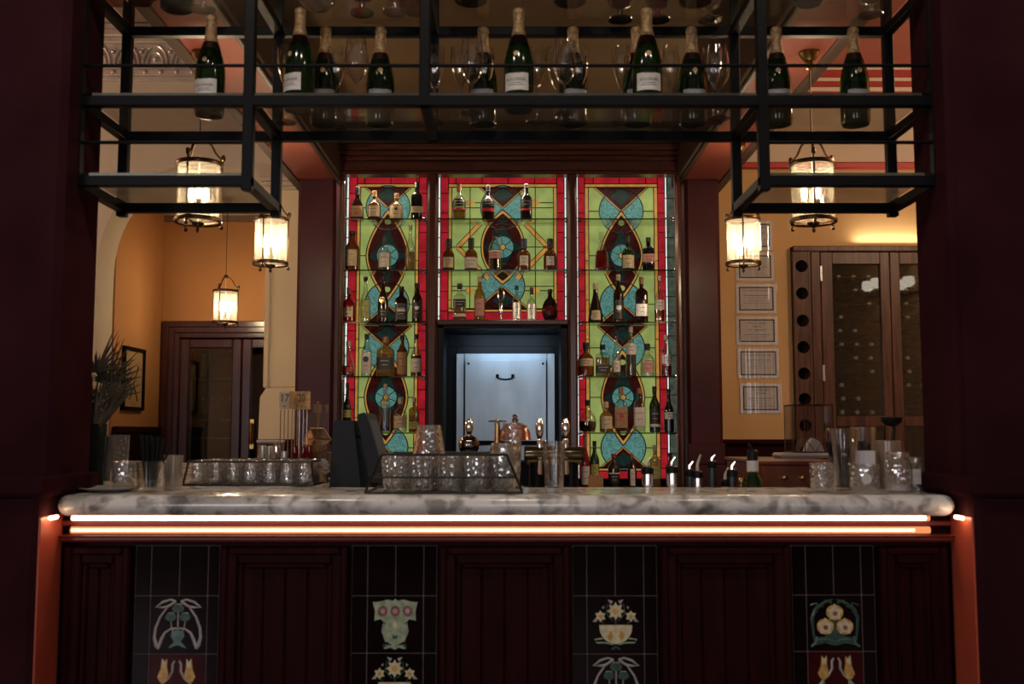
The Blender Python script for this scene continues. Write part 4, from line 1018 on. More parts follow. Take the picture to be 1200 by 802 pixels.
def bottle(loc, w, h, kind, glass, cap, label, lab=None, liquid=None, fill=.5, band=None, group=None, name='spirit_bottle', emblem=None, capd=0):
    """lab: (material, low, high, half-angle) ; band: (material, low, high) full ring"""
    r = w/2; pr, cs, sq, dy = bshape(kind, r, h)
    t = thing(name, label, 'bottle', loc, 0, group)
    def rat(z):
        for (a, b_), (c, d) in zip(pr[1:], pr[2:]):
            if b_ <= z <= d and d > b_: return a+(c-a)*(z-b_)/(d-b_)
        return pr[-1][0]
    n = 24
    MB().lathe(pr, n=n, sq=sq, dy=dy).build('glass_body', glass, t)
    if liquid:
        lz = fill*h; q = [(0, .02*h), (.88*r, .022*h)]
        for z in [.05*h+(lz-.05*h)*k/6 for k in range(7)]: q.append((rat(z)*.90, z))
        q.append((0, lz)); MB().lathe(q, n=n, sq=sq, dy=dy).build('liquid', liquid, t)
    cr = CAPR.get(kind, .40)*r; ch = h-cs
    c = MB(); c.lathe([(cr*.98, cs-ch*.0), (cr*1.06, cs+ch*.06), (cr*1.04, cs+ch*.30), (cr*1.0, cs+ch*.34), (cr*1.06, cs+ch*.40), (cr*1.05, h-.002), (cr*.9, h), (0, h)], n=16); c.build('cap', cap, t)
    def patch(z0, z1, ha, m, nm, off=.0010, n_=12):
        ks = [z0+(z1-z0)*k/4 for k in range(5)]
        l = MB(); l.lathe([(rat(z), z) for z in ks], n=n_, sq=sq, dy=dy, a0=-pi/2-ha, a1=-pi/2+ha, off=off)
        return l.build(nm, m, t)
    if lab:
        m, lo, hi, ha = lab; patch(lo*h, hi*h, R(ha), m, 'label')
        im = 'label' if m == 'l_black' else 'l_black'
        for zz, k in ((.70, .5), (.36, .32)):
            z = (lo+(hi-lo)*zz)*h; patch(z-.0013, z+.0013, R(ha*k), im, 'print', .0018, 8)
    if emblem:
        m, z, rr = emblem; e = MB(); e.lathe([(0, 0), (rr*r, 0), (rr*r, .002), (0, .0025)], n=16, axis='y'); k = rat(z*h)*dy
        e.v = [(x, -k-.0015-y, q+z*h) for x, y, q in e.v]; e.build('emblem', m, t)
    if band: patch(band[1]*h, band[2]*h, R(170), band[0], 'band', .0013, 24)
    return t
def row(key, base_y, specs, Y=YBT, bay=''):
    z = SH[key]+.0008
    for (cx, top, w, kind, glass, cap, desc, kw) in specs:
        a = X(cx, Y, base_y); h = Z(top, Y)-z; wd_ = X(cx+w/2, Y)-X(cx-w/2, Y)
        bottle((a, Y, z), wd_, h, kind, glass, cap, desc+bay, group='bottles on the back bar', **kw)
def K(**k): return k
TN, HT, NT = ' in bay by table numbers', ' above the hatch', ' in bay by framed notices'
row('L1', 255, [(418.5, 219, 15.5, 'deca', 'b_dark', 'cap_b', 'dark decanter-shaped bottle with brown label on top shelf', K(lab=('l_brown', .10, .42, 50))),
 (438.7, 224, 15.5, 'squat', 'b_amber', 'cap_o', 'squat amber bottle with cream arched label on top shelf', K(lab=('l_cream', .12, .48, 55), liquid='b_amber')),
 (464.5, 227, 15.5, 'squat', 'b_pale', 'cap_o', 'squat pale bottle with large cream label on top shelf', K(lab=('l_cream', .06, .52, 70), emblem=('l_black', .40, .22))),
 (488.5, 214, 13.5, 'square', 'b_blk', 'cap_b', 'tall black square bottle with cream band on top shelf', K(lab=('l_cream', .20, .36, 75)))], bay=TN)
row('L2', 315, [(412.5, 271, 16.5, 'tall', 'b_amber', 'cap_b', 'broad amber bottle with cream label on second shelf', K(lab=('l_cream', .12, .52, 50), liquid='b_amber')),
 (450.6, 276.5, 15.5, 'squat', 'b_clear', 'b_water', 'clear squat bottle with white label on second shelf', K(lab=('label', .10, .50, 48), liquid='b_water', fill=.4)),
 (480.5, 264, 11.5, 'slim', 'b_clear', 'cap_w', 'clear slender long-necked bottle on second shelf', K(liquid='b_pale', fill=.42))], bay=TN)
row('L3', 376, [(408.7, 337, 15.5, 'squat', 'b_red', 'cap_red', 'squat red bottle with gold label on third shelf', K(lab=('l_cream', .15, .42, 45))),
 (428, 324.5, 12, 'slim', 'b_clear', 'cap_b', 'tall clear bottle with yellow-green label on third shelf', K(lab=('l_green', .08, .48, 60), liquid='b_water')),
 (448.6, 324.5, 12.5, 'slim', 'b_dark', 'cap_b', 'tall dark bottle with round gold label on third shelf', K(lab=('l_black', .1, .3, 60), emblem=('gold', .48, .6))),
 (470.3, 336, 14.5, 'square', 'b_dark', 'cap_b', 'dark square bottle with black and white label on third shelf', K(lab=('l_black', .08, .52, 60), band=('label', .30, .36))),
 (489, 332, 12.5, 'tall', 'b_dark', 'cap_b', 'wine-dark bottle with silver print on third shelf', K(lab=('l_black', .1, .5, 60), emblem=('l_silver', .36, .35)))], bay=TN)
row('L4', 440.5, [(407.8, 400, 15.5, 'bell', 'b_clear', 'cap_w', 'bell-shaped clear bottle with red label on fourth shelf', K(lab=('l_red', .12, .26, 60), liquid='b_amber', fill=.3)),
 (429.3, 391.5, 12.5, 'tall', 'b_clear', 'cap_b', 'tall clear bottle with round black emblem on fourth shelf', K(lab=('label', .08, .56, 60), liquid='b_water', emblem=('l_black', .40, .55))),
 (451.7, 395, 20.5, 'broad', 'b_pale', 'cap_o', 'large broad-shouldered bottle with dark label on fourth shelf', K(lab=('l_black', .18, .48, 50), liquid='b_amber', fill=.55)),
 (471, 393, 12.5, 'tall', 'b_amber', 'cap_b', 'brown bottle with tall beige label on fourth shelf', K(lab=('l_brown', .06, .58, 70))),
 (487.6, 392, 13, 'slim', 'b_clear', 'cap_b', 'clear bottle with white label and orange drink on fourth shelf', K(lab=('label', .1, .42, 60), liquid='b_amber', fill=.5))], bay=TN)
row('L5', 506, [(406.5, 449, 10, 'slim', 'b_dark', 'cap_b', 'slim dark bottle with green label on lowest shelf', K(lab=('l_green', .3, .45, 70))),
 (451, 450, 12.5, 'tall', 'b_clear', 'cap_w', 'clear bottle with blue base, gold emblem on lowest shelf', K(liquid='b_blue', fill=.16, emblem=('gold', .60, .5))),
 (469, 465.5, 16, 'squat', 'b_clear', 'cap_w', 'frosted squat bottle with beige label on lowest shelf', K(lab=('l_cream', .12, .46, 60), liquid='b_water')),
 (485, 466, 12, 'square', 'b_pale', 'cap_w', 'small yellow-green bottle on lowest shelf', K(liquid='b_pale', lab=('l_green', .1, .3, 50)))], bay=TN)
row('C1', 255, [(538, 216, 16, 'squat', 'b_clear', 'cap_o', 'squat bottle with dark label over yellow drink on upper shelf', K(lab=('l_black', .36, .58, 75), liquid='b_pale', fill=.32, band=('l_red', .28, .34))),
 (572, 217.5, 15, 'squat', 'b_dark', 'cap_b', 'dark squat bottle with red lower label on upper shelf', K(lab=('l_black', .38, .60, 70), band=('l_red', .24, .34))),
 (616.7, 216, 14, 'tall', 'b_blk', 'cap_b', 'near-black bottle with red-edged label on upper shelf', K(lab=('l_black', .34, .58, 70), band=('l_red', .26, .32)))], bay=HT)
row('C2', 315, [(525.4, 280, 14.5, 'apoth', 'b_amber', 'cap_b', 'small round-shouldered amber bottle, end of lower shelf nearer the lamps', K(lab=('l_cream', .10, .42, 55), liquid='b_amber')),
 (552, 279, 15.5, 'apoth', 'b_amber', 'cap_b', 'small amber bottle with wide white label on lower shelf', K(lab=('label', .08, .40, 75))),
 (580, 270, 14.5, 'tall', 'b_clear', 'cap_b', 'clear-necked bottle with pink and white label on lower shelf', K(lab=('l_pink', .30, .50, 70), liquid='b_dark', fill=.52, band=('label', .46, .50))),
 (614, 280, 16, 'apoth', 'b_amber', 'cap_blue', 'small amber bottle with blue cap and square label on lower shelf', K(lab=('label', .16, .46, 38))),
 (644.6, 280, 15.5, 'apoth', 'b_amber', 'cap_b', 'small amber bottle with square label, end of lower shelf nearer the notices', K(lab=('label', .16, .44, 36), liquid='b_amber'))], bay=HT)
row('C3', 374, [(538.6, 332.5, 15, 'square', 'b_clear', 'cap_b', 'square bottle with dark green label on ledge', K(lab=('l_black', .36, .58, 75), liquid='b_pale', fill=.5, band=('label', .12, .20))),
 (562, 324.5, 13, 'tall', 'b_pale', 'cap_w', 'tall copper-pink bottle with cream cap on ledge', K(lab=('l_pink', .12, .50, 55), liquid='b_amber')),
 (605.5, 335, 10.8, 'tall', 'b_clear', 'cap_blue', 'clear bottle with blue cap on ledge', K(lab=('l_silver', .08, .52, 60), liquid='b_water')),
 (623, 337, 11.8, 'squat', 'b_clear', 'cap_b', 'clear bottle with silver label and dark cap on ledge', K(lab=('l_silver', .06, .50, 65), liquid='b_water')),
 (644.6, 339, 19, 'disc', 'b_dark', 'cap_b', 'round flat dark red decanter with silver ring on ledge', K(emblem=('b_red', .34, .62)))], bay=HT)
# silver figure standing on the ledge
t = thing('silver_statuette', 'slim silver statuette with raised ring standing among bottles above the hatch', 'statuette', (X(586.8, YBT), YBT, SH['C3']+.0005))
b = MB(); h = Z(337.5, YBT)-SH['C3']
b.lathe([(0, 0), (.026, 0), (.027, .006), (.012, .012), (.008, .03), (.012, .05), (.016, .07), (.011, .09), (.013, .11), (.007, .125), (0, .128)], n=16); b.build('figure', 'chrome', t)
b = MB(); q = h-.155; b.tube([(.019*cos(a), 0, .128+.5*(h-.128)+.5*(h-.134)*sin(a)) for a in [2*pi*k/20 for k in range(20)]], .0045, 6, True); b.build('ring', 'chrome', t)
row('R2', 315, [(705, 272, 16, 'deca', 'b_clear', 'b_water', 'decanter of bright red drink on second shelf', K(liquid='b_red', fill=.52)),
 (736, 277, 15, 'squat', 'b_green', 'cap_b', 'round green-black bottle with cream label on second shelf', K(lab=('l_cream', .08, .44, 62))),
 (760, 278.5, 13.7, 'square', 'b_blk', 'cap_b', 'black square bottle with pinkish label on second shelf', K(lab=('l_pink', .26, .50, 70)))], bay=NT)
row('R3', 376, [(698, 332, 17.5, 'bell', 'b_blk', 'cap_w', 'dark bell-shaped bottle with cream shield label on third shelf', K(lab=('l_cream', .06, .30, 38))),
 (725, 322, 12.5, 'tall', 'b_dark', 'cap_w', 'tall dark bottle with pale stopper on third shelf', K(lab=('l_black', .08, .46, 60), emblem=('l_silver', .3, .5))),
 (752, 325, 14.8, 'broad', 'b_dark', 'cap_o', 'dark red-brown broad bottle with silver label on third shelf', K(lab=('l_silver', .14, .40, 50))),
 (773, 323.5, 12, 'slim', 'b_clear', 'cap_w', 'slender clear bottle with orange drink, end of third shelf', K(lab=('label', .28, .48, 60), liquid='b_red', fill=.26))], bay=NT)
row('R4', 440.5, [(686.7, 401.5, 19, 'squat', 'b_amber', 'cap_b', 'wide amber bottle with arched cream label on fourth shelf', K(lab=('l_cream', .30, .52, 60))),
 (706.5, 404, 17, 'broad', 'b_clear', 'cap_b', 'square-shouldered bottle with dark label on fourth shelf', K(lab=('l_black', .10, .36, 60), liquid='b_pale', fill=.6)),
 (722.5, 388.5, 10.5, 'slim', 'b_clear', 'cap_b', 'slim clear bottle with dark neck on fourth shelf', K(liquid='b_water', lab=('label', .1, .35, 45))),
 (739.7, 383, 12.5, 'tall', 'b_clear', 'cap_w', 'tallest bottle, white label over dark red drink, on fourth shelf', K(lab=('label', .44, .66, 75), liquid='b_dark', fill=.44)),
 (759, 403, 17, 'squat', 'b_clear', 'cap_b', 'squat clear bottle with pale square label on fourth shelf', K(lab=('l_pink', .12, .46, 45), liquid='b_water')),
 (781, 393, 13, 'tall', 'b_clear', 'cap_w', 'clear bottle with red lower half, end of fourth shelf', K(lab=('l_silver', .30, .52, 60), liquid='b_red', fill=.26))], bay=NT)
row('R5', 506, [(688.7, 469, 20.6, 'pear', 'b_clear', 'cap_b', 'round pear-shaped decanter half full of brown spirit on lowest shelf', K(liquid='b_dark', fill=.34)),
 (710.5, 471, 15.5, 'squat', 'b_pale', 'cap_w', 'squat golden bottle with cream shield label on lowest shelf', K(lab=('l_cream', .12, .52, 55), liquid='b_pale')),
 (728, 454.5, 14.3, 'square', 'b_clear', 'cap_o', 'square bottle with kraft label and red emblem on lowest shelf', K(lab=('l_brown', .10, .56, 75), emblem=('l_red', .36, .38), liquid='b_amber')),
 (749.7, 455, 13.2, 'square', 'b_clear', 'cap_o', 'square bottle with tall white label on lowest shelf', K(lab=('label', .14, .56, 80), liquid='b_water')),
 (767.5, 453, 12.5, 'tall', 'b_green', 'cap_b', 'green bottle with black label and white band on lowest shelf', K(lab=('l_black', .18, .50, 75), band=('label', .12, .18))),
 (784, 456, 11.8, 'slim', 'b_blk', 'cap_b', 'dark wine bottle with small white label on lowest shelf', K(lab=('label', .30, .46, 60)))], bay=NT)
row('R6', 572, [(686, 510, 11, 'slim', 'b_red', 'cap_o', 'slim red bottle with white label on the counter', K(lab=('label', .05, .40, 60))),
 (697, 517, 11, 'tall', 'b_green', 'cap_b', 'dark green bottle on the counter under the stained glass', K(lab=('l_green', .2, .5, 50))),
 (719.5, 532, 13.5, 'tall', 'b_blk', 'cap_red', 'dark bottle with red neck and black white-edged label', K(lab=('l_black', .12, .40, 70), band=('label', .40, .43))),
 (741, 532, 11, 'slim', 'b_dark', 'cap_o', 'brown bottle with tall white tag on its front', K(lab=('label', .05, .55, 30))),
 (768, 522, 12, 'square', 'b_pale', 'cap_w', 'golden square bottle with yellow label on the counter', K(lab=('l_green', .2, .5, 70), liquid='b_pale')),
 (786, 531, 11, 'tall', 'b_red', 'cap_b', 'dark red bottle at the far end of the counter', K(lab=('l_black', .2, .5, 60)))], bay=NT)
# ================================================================ serving hatch
ht = thing('serving_hatch', 'brushed steel hatch door in a blue-black recess under the stained glass', 'hatch', (wx(590), YF0, zbc))
def hw_(mb, n, m, par=ht, **k): return mb.build(n, m, par, world=True, **k)
ho0, ho1, hz = wx(512.5), wx(665), wz(381)
b = MB(); b.box(ho0, ho0+.04, YF0+.01, 6.78, zbc, hz); b.box(ho1-.04, ho1, YF0+.01, 6.78, zbc, hz); b.box(ho0, ho1, YF0+.01, 6.78, hz-.02, hz); b.box(ho0, ho1, 6.76, 6.80, zbc, hz); hw_(b, 'recess_lining', 'alcove', smooth=False)
sx0, sx1, YS = X(535, 6.70), X(650, 6.70), 6.70
b = MB(); w = .05; z0, z1 = Z(540, YS), Z(415, YS)
frame(b, sx0, sx1, z0, z1, YS-.03, YS+.05, .052, .10, .004); hw_(b, 'steel_frame', 'steel')
b = MB(); frame(b, sx0-.06, sx1+.06, z0-.02, z1+.05, YS-.01, YS+.05, .06, .06, .004); hw_(b, 'outer_frame', 'alcove')
b = MB(); b.box(X(545, YS-.04), X(640, YS-.04), YS-.045, YS-.028, Z(517, YS), Z(423, YS), .003); dp = hw_(b, 'hatch_door', 'steel')
b = MB(); hz_ = Z(441, YS-.06)
b.tube([(X(592, 6.64)-.05*cos(a), YS-.07, hz_-.022*sin(a)**.6 if sin(a) > 0 else hz_) for a in [pi*k/12 for k in range(13)]], .006, 8)
for s in (-1, 1): b.box(X(592, 6.64)+s*.05-.01, X(592, 6.64)+s*.05+.01, YS-.076, YS-.044, hz_-.012, hz_+.012, .003)
hw_(b, 'handle', 'black', dp)
b = MB()
for p in (549.5, 636): b.lathe([(0, 0), (.008, 0), (.008, .006), (0, .007)], (X(p, YS), YS-.05, Z(427, YS)), 10, axis='y')
hw_(b, 'bolts', 'black', dp)
b = MB(); b.box(X(514.5, 6.36), X(517, 6.36), 6.34, 6.40, Z(472, 6.36), Z(451, 6.36), .002); hw_(b, 'hinge', 'l_silver')
# ================================================================ wine cabinet
yc = YCAB; wc = thing('wine_cabinet', 'dark oak wine cabinet with two glazed doors on the right-hand rear wall', 'cabinet', (X(1020, yc), yc, 0))
def cw(mb, n, m, par=wc, **k): return mb.build(n, m, par, world=True, **k)
cx = lambda p: X(p, yc, 400)
cz = lambda p: Z(p, yc)
c0, c1, c2, c3 = cx(931), cx(963), cx(1044.5), cx(1127)
b = MB(); b.box(c0, c1-.06, yc+.17, yc+.19, 0, cz(289)); b.box(c1, c3, yc+.40, yc+.42, 0, cz(290)); b.box(c0, c0+.02, yc+.02, yc+.4, 0, cz(289)); b.box(c3-.02, c3, yc+.02, yc+.4, 0, cz(289)); b.box(c0, c3, yc+.01, yc+.4, cz(293), cz(289.5))
b.box(c0-.0, c3+.0, yc-.012, yc+.03, cz(295), cz(288.5), .006); b.box(c1-.065, c1, yc-.012, yc+.17, 0, cz(295), .006); cw(b, 'carcass', 'oak')
# end panel with bottle holes
b = MB(); hx, hr = cx(941.5), .042; xa, xb = c0, c1-.06; ys = [312, 344, 376, 407, 438, 468, 499, 529]
zc_ = [cz(y) for y in ys]; top = cz(295)
edges = [top]+[(zc_[i]+zc_[i+1])/2 for i in range(len(zc_)-1)]+[zc_[-1]-.08]
for i, z in enumerate(zc_):
    zt, zl = edges[i], edges[i+1]; n = 24; ci = []; sq_ = []
    for k in range(n):
        a = 2*pi*k/n; ca, sa = cos(a), sin(a); ci.append((hx+hr*ca, yc, z+hr*sa))
        tx = ((xb-hx) if ca > 0 else (xa-hx))/ca if abs(ca) > 1e-6 else 9; tz = ((zt-z) if sa > 0 else (zl-z))/sa if abs(sa) > 1e-6 else 9
        q = min(abs(tx), abs(tz)); sq_.append((hx+q*ca, yc, z+q*sa))
    b.add(ci+sq_+[(x, yc+.15, w_) for x, _, w_ in ci], [(k, (k+1) % n, n+(k+1) % n, n+k) for k in range(n)]+[(k, 2*n+k, 2*n+(k+1) % n, (k+1) % n) for k in range(n)])
    for q0, q1 in (((xb, zt), None), ((xa, zt), None), ((xa, zl), None), ((xb, zl), None)): pass
b.box(xa, xb, yc+.001, yc+.015, 0, edges[-1]); cw(b, 'end_panel', 'oak', ang=20)
b = MB()
for z in zc_: b.lathe([(0, 0), (hr, 0)], (hx, yc+.148, z), 20, axis='y')
cw(b, 'hole_backs', 'black', smooth=False)
b = MB()
for s in ((xa, edges), (xb, edges)): pass
for (x0_, x1_) in ((xa, hx-hr-.002), (hx+hr+.002, xb)): b.box(x0_, x1_, yc-.003, yc+.001, edges[-1], top)
cw(b, 'end_panel_edges', 'oak', smooth=False)
for (a, c, g0, g1) in ((c1+.002, c2-.002, cx(977), cx(1033)), (c2+.002, c3-.004, cx(1056), cx(1112))):
    d = MB(); zt = cz(296)
    d.box(a, g0, yc-.014, yc+.02, .1, zt, .004); d.box(g1, c, yc-.014, yc+.02, .1, zt, .004)
    for y0, y1 in ((310, 296), (500, 488)): d.box(g0, g1, yc-.014, yc+.02, cz(y0), cz(y1), .004)
    d.box(g0, g1, yc-.014, yc+.02, .1, .3, .004)
    do = cw(d, 'door', 'oak')
    tw = .0052 if a < c2-.1 else -.0088
    for z0_, z1_ in ((cz(489), cz(309)), (.29, cz(499))):
        q = MB(); q.prism([(g0-.005, yc+.004-tw/2), (g1+.005, yc+.004+tw/2), (g1+.005, yc+.008+tw/2), (g0-.005, yc+.008-tw/2)], z0_, z1_, 'z'); cw(q, 'glass_pane', 'g_pane', do, smooth=False)
    if a < c2-.1:
        for y0, y1 in ((330, 312), (447, 428)):
            q = MB(); q.box(c1-.004, c1+.012, yc-.018, yc-.006, cz(y0), cz(y1), .002); cw(q, 'hinge', 'l_silver', do)
b = MB()
for y in [318+16.2*k for k in range(12)]: b.box(c1, c3-.02, yc+.05, yc+.38, cz(y+6.5), cz(y+5.5))
b.box(c1, c3, yc+.035, yc+.05, cz(505), cz(488)); cw(b, 'bottle_rack', 'black', smooth=False)
wb = None
for ci_, p in enumerate((984, 1001.5, 1019, 1062, 1080, 1097)):
    for k in range(11):
        y = 323+16.0*k; loc = (X(p+(k % 2)*1.5-.7, yc+.1), yc+.065, cz(y))
        if wb is None:
            wb = thing('wine_bottle', 'wine bottle lying neck outward behind the glazed oak cabinet doors', 'bottle', loc, 0, 'wine bottles in the cabinet')
            MB().lathe([(.0135, .012), (.014, .03), (.016, .07), (.036, .12), (.037, .28), (.03, .29), (0, .29)], n=16, axis='y').build('glass_body', 'wine_g', wb)
            MB().lathe([(0, 0), (.0135, .001), (.0145, .004), (.0145, .04)], n=14, axis='y').build('capsule', mat('dull_capsule', (.62, .54, .46), .45, metal=.2, var=.3), wb)
            cap2 = wb.children[1].data.copy(); cap2.materials.clear(); cap2.materials.append(mat('red_capsule', (.50, .06, .05), .4, var=.2))
            KIDS[wb.name] = list(wb.children)
        else:
            w_ = dup(wb, loc)
            if (ci_*7+k*3) % 5 in (1, 3): [c for c in COL.objects if c.parent == w_ and c.name.startswith('capsule')][0].data = cap2
# ================================================================ framed notices
heads = [('1', ['IT IS AGAINST THE LAW'], (862, 908, 259, 293)), ('2', ['PATRONS', 'PLEASE'], (864, 909, 296, 329.5)), ('3', ['IT IS AGAINST THE LAW'], (863.5, 911, 333, 367.5)),
         ('4', ['Patrons, please', 'respect', 'our neighbours'], (863, 911.5, 371, 404.5)), ('5', ['IT IS AGAINST THE LAW'], (863.5, 912.5, 408.5, 443.5)), ('6', ['IT IS AGAINST', 'THE LAW'], (866, 913.5, 449.5, 484.5))]
nl = ['black-bordered notice half hidden by the lantern, topmost of the column', 'black-bordered notice under the lantern, second from the top', 'black-bordered notice just below the lantern, third from the top', 'black-bordered notice with four short bold lines, fourth from the top', 'black-bordered notice with crumpled sleeve, second from the bottom', 'black-bordered notice at the bottom of the column']
yn = YW-.004
for (k, hd, (a, c, y0, y1)), lab in zip(heads, nl):
    x0, x1, z0, z1 = X(a, yn), X(c, yn), Z(y1, yn), Z(y0, yn)
    t = thing('notice', lab, 'notice', ((x0+x1)/2, yn, z0), 0, 'notices on the ochre wall'); W, H = (x1-x0)/2, z1-z0
    MB().box(-W, W, -.001, .003, 0, H).build('sheet', 'paper', t, smooth=False)
    m_ = .020; b = MB(); 
    for q in ((-W+m_, W-m_, m_, m_+.009), (-W+m_, W-m_, H-m_-.009, H-m_), (-W+m_, -W+m_+.009, m_, H-m_), (W-m_-.009, W-m_, m_, H-m_)): b.box(q[0], q[1], -.0024, -.001, q[2], q[3])
    b.build('border', 'ink', t, smooth=False)
    MB().box(-W+m_+.009, W-m_-.009, -.0017, -.001, m_+.009, H-m_-.009).build('printed_area', 'paper_in', t, smooth=False)
    b = MB(); zz = H-.052
    for s in hd:
        text(b, s, .0195 if len(s) < 16 else .0165, lambda x, y, zz=zz: (x, -.0026, zz+y)); zz -= .023
    for j in range(5):
        zq = zz-.006-j*.0135; wl = (.085, .07, .05, .06, .09)[j] if zq > .034 else 0
        if wl: b.box(-wl, wl, -.0026, -.0018, zq, zq+.0030 if j < 1 else zq+.0014)
    b.build('print', 'ink', t, smooth=False)
    s = MB(); n = 24; V = []
    for i in range(n+1):
        x = -W-.004+(2*W+.008)*i/n; d = -.0055-.0022*sin(i*1.3+float(k))*(1 if i > 9 else .3)
        V += [(x, d, -.004), (x, d-.001*sin(i*.9), H+.004)]
    s.add(V, [(2*i, 2*i+2, 2*i+3, 2*i+1) for i in range(n)]); s.build('plastic_sleeve', 'g_sleeve', t)
# ================================================================ things on the bar
def onbar(p, y): Yq = max(2.72, min(3.05, Yz(y, ztop))); return (X(p, Yq, y), Yq, ztop+.0004)
def hgt(loc, top): return Z(top, loc[1])-loc[2]
def wid(loc, w): return w*(loc[1]*1.0+.0)/F
def cup(r0, r1, h, t=.0035, base=.012):
    return [(0, 0), (r0*.94, 0), (r0, .003), (r0+(r1-r0)*.5, h*.5), (r1, h), (r1-t*.6, h+.001), (r1-t, h-.002), (r0+(r1-r0)*.5-t, h*.5), (r0-t, base+.002), (0, base)]
def glass(name, label, loc, r0, r1, h, m='g_clear', flute=0, fn=12, group=None, cat='glass', n=28):
    o = MB().lathe(cup(r0, r1, h), n=n if not flute else 48, flute=flute, fn=fn).build(name, m); o.location = loc; return tag(o, label, cat, group)
def cp(o, loc, label=None, rz=0, group=None):
    c = o.copy(); COL.objects.link(c); c.location = loc; c.rotation_euler[2] = rz
    if label: c['label'] = label
    if group: c['group'] = group
    return c
# wire basket of cut-crystal tumblers
def wire_crate(name, label, x0, x1, y0, y1, z, h, ins, mid=True, cat='wire basket'):
    t = thing(name, label, cat, ((x0+x1)/2, (y0+y1)/2, z)); hx, hy = (x1-x0)/2, (y1-y0)/2; r = .0036
    b = MB(); b.tube([(-hx, -hy, r), (hx, -hy, r), (hx, hy, r), (-hx, hy, r)], r, 6, True)
    for k in range(1, 10): xx = -hx+2*hx*k/10; b.tube([(xx, -hy, r), (xx, hy, r)], r*.6, 5)
    b.build('base_grid', 'wire', t)
    b = MB(); b.tube([(-hx+ins, -hy+.01, h), (hx-ins, -hy+.01, h), (hx-ins, hy-.01, h), (-hx+ins, hy-.01, h)], r, 6, True); b.build('top_rail', 'wire', t)
    if mid:
        b = MB(); k = .42; b.tube([(-hx+ins*k, -hy+.004, h*k), (hx-ins*k, -hy+.004, h*k), (hx-ins*k, hy-.004, h*k), (-hx+ins*k, hy-.004, h*k)], r*.8, 6, True); b.build('middle_rail', 'wire', t)
    for sx in (-1, 1):
        for sy in (-1, 1): MB().tube([(sx*hx, sy*hy, r), (sx*(hx-ins), sy*(hy-.01), h)], r, 6).build('upright', 'wire', t)
    return t
ya, yb = 2.74, 3.02
x0, x1 = X(430, ya), X(612, ya)
bh = Z(533, ya+.02)-ztop
wire_crate('wire_basket', 'black wire basket full of cut-glass tumblers at the front of the bar', x0, x1, ya, yb, ztop, bh, .042)
TG = glass('cut_tumbler', 'heavy cut-glass tumbler packed in the black wire basket on the bar', (0, 0, 0), .030, .037, .092, 'g_cut', .045, 14, 'tumblers in the wire basket'); first = True
for j in range(3):
    for k in range(5):
        loc = (x0+.072+k*.0735+(j % 2)*.012, ya+.062+j*.076, ztop+.0075)
        if first: TG.location = loc; first = False
        else: cp(TG, loc, None, .3*k+j)
bal = MB().lathe([(0, 0), (.03, 0), (.031, .003), (.006, .008), (.005, .03), (.03, .045), (.043, .07), (.044, .09), (.036, .125), (.034, .124), (.041, .09), (.028, .05), (0, .036)], n=28).build('brandy_balloon', 'g_cut')
bal.location = (x1-.048, ya+.068, ztop+.0078); tag(bal, 'round brandy balloon in the wire basket, nearest the beer taps', 'glass', 'brandy balloons in the basket')
cp(bal, (x1-.05, ya+.19, ztop+.0078), 'round brandy balloon in the wire basket, behind the nearest balloon', group='brandy balloons in the basket')
up = glass('tumbler', 'smooth clear tumbler stacked upside down above the basket glasses', (X(503.5, 2.90), 2.90, ztop+.1005), .046, .033, .082, 'g_cut')
up.location = (x0+.072+1*.0735+.012, ya+.062+.076, ztop+.1005); 
wg = stem_glass('hurricane_glass', 'tall footed glass rising behind the basket in front of the red dome', 'glass', (X(601, 3.05), 3.05, ztop), dict(k=0, bowl=[(.006, .05), (.020, .06), (.024, .09), (.026, .13), (.030, .19)], stem=[(.010, .005), (.006, .02), (.006, .05)], foot=[(0, .001), (.033, .001), (.034, .004), (.01, .008)]), None, 'g_cut')
hl = onbar(649.5, 578); glass('highball_glass', 'tall clear highball glass alone on the bar beside the wire basket', hl, .024, .031, hgt(hl, 518), 'g_clear')
# far crate of small glasses
ya2, yb2 = 3.13, 3.42; q0, q1 = X(219, ya2), X(371, ya2)
h2 = Z(541.5, ya2)-ztop
wire_crate('wire_crate', 'low black wire crate of small upturned glasses on the side counter', q0, q1, ya2, yb2, ztop, h2, .012, False, 'wire crate')
SG = glass('small_glass', 'small upturned glass packed in the low wire crate on the side counter', (0, 0, 0), .0235, .019, h2-.006, 'g_cut', .03, 10, 'small glasses in the wire crate'); first = True
for j in range(5):
    for k in range(7):
        loc = (q0+.034+k*(q1-q0-.068)/6, ya2+.032+j*.056, ztop+.0076)
        if first: SG.location = loc; first = False
        else: cp(SG, loc, None, k+j)
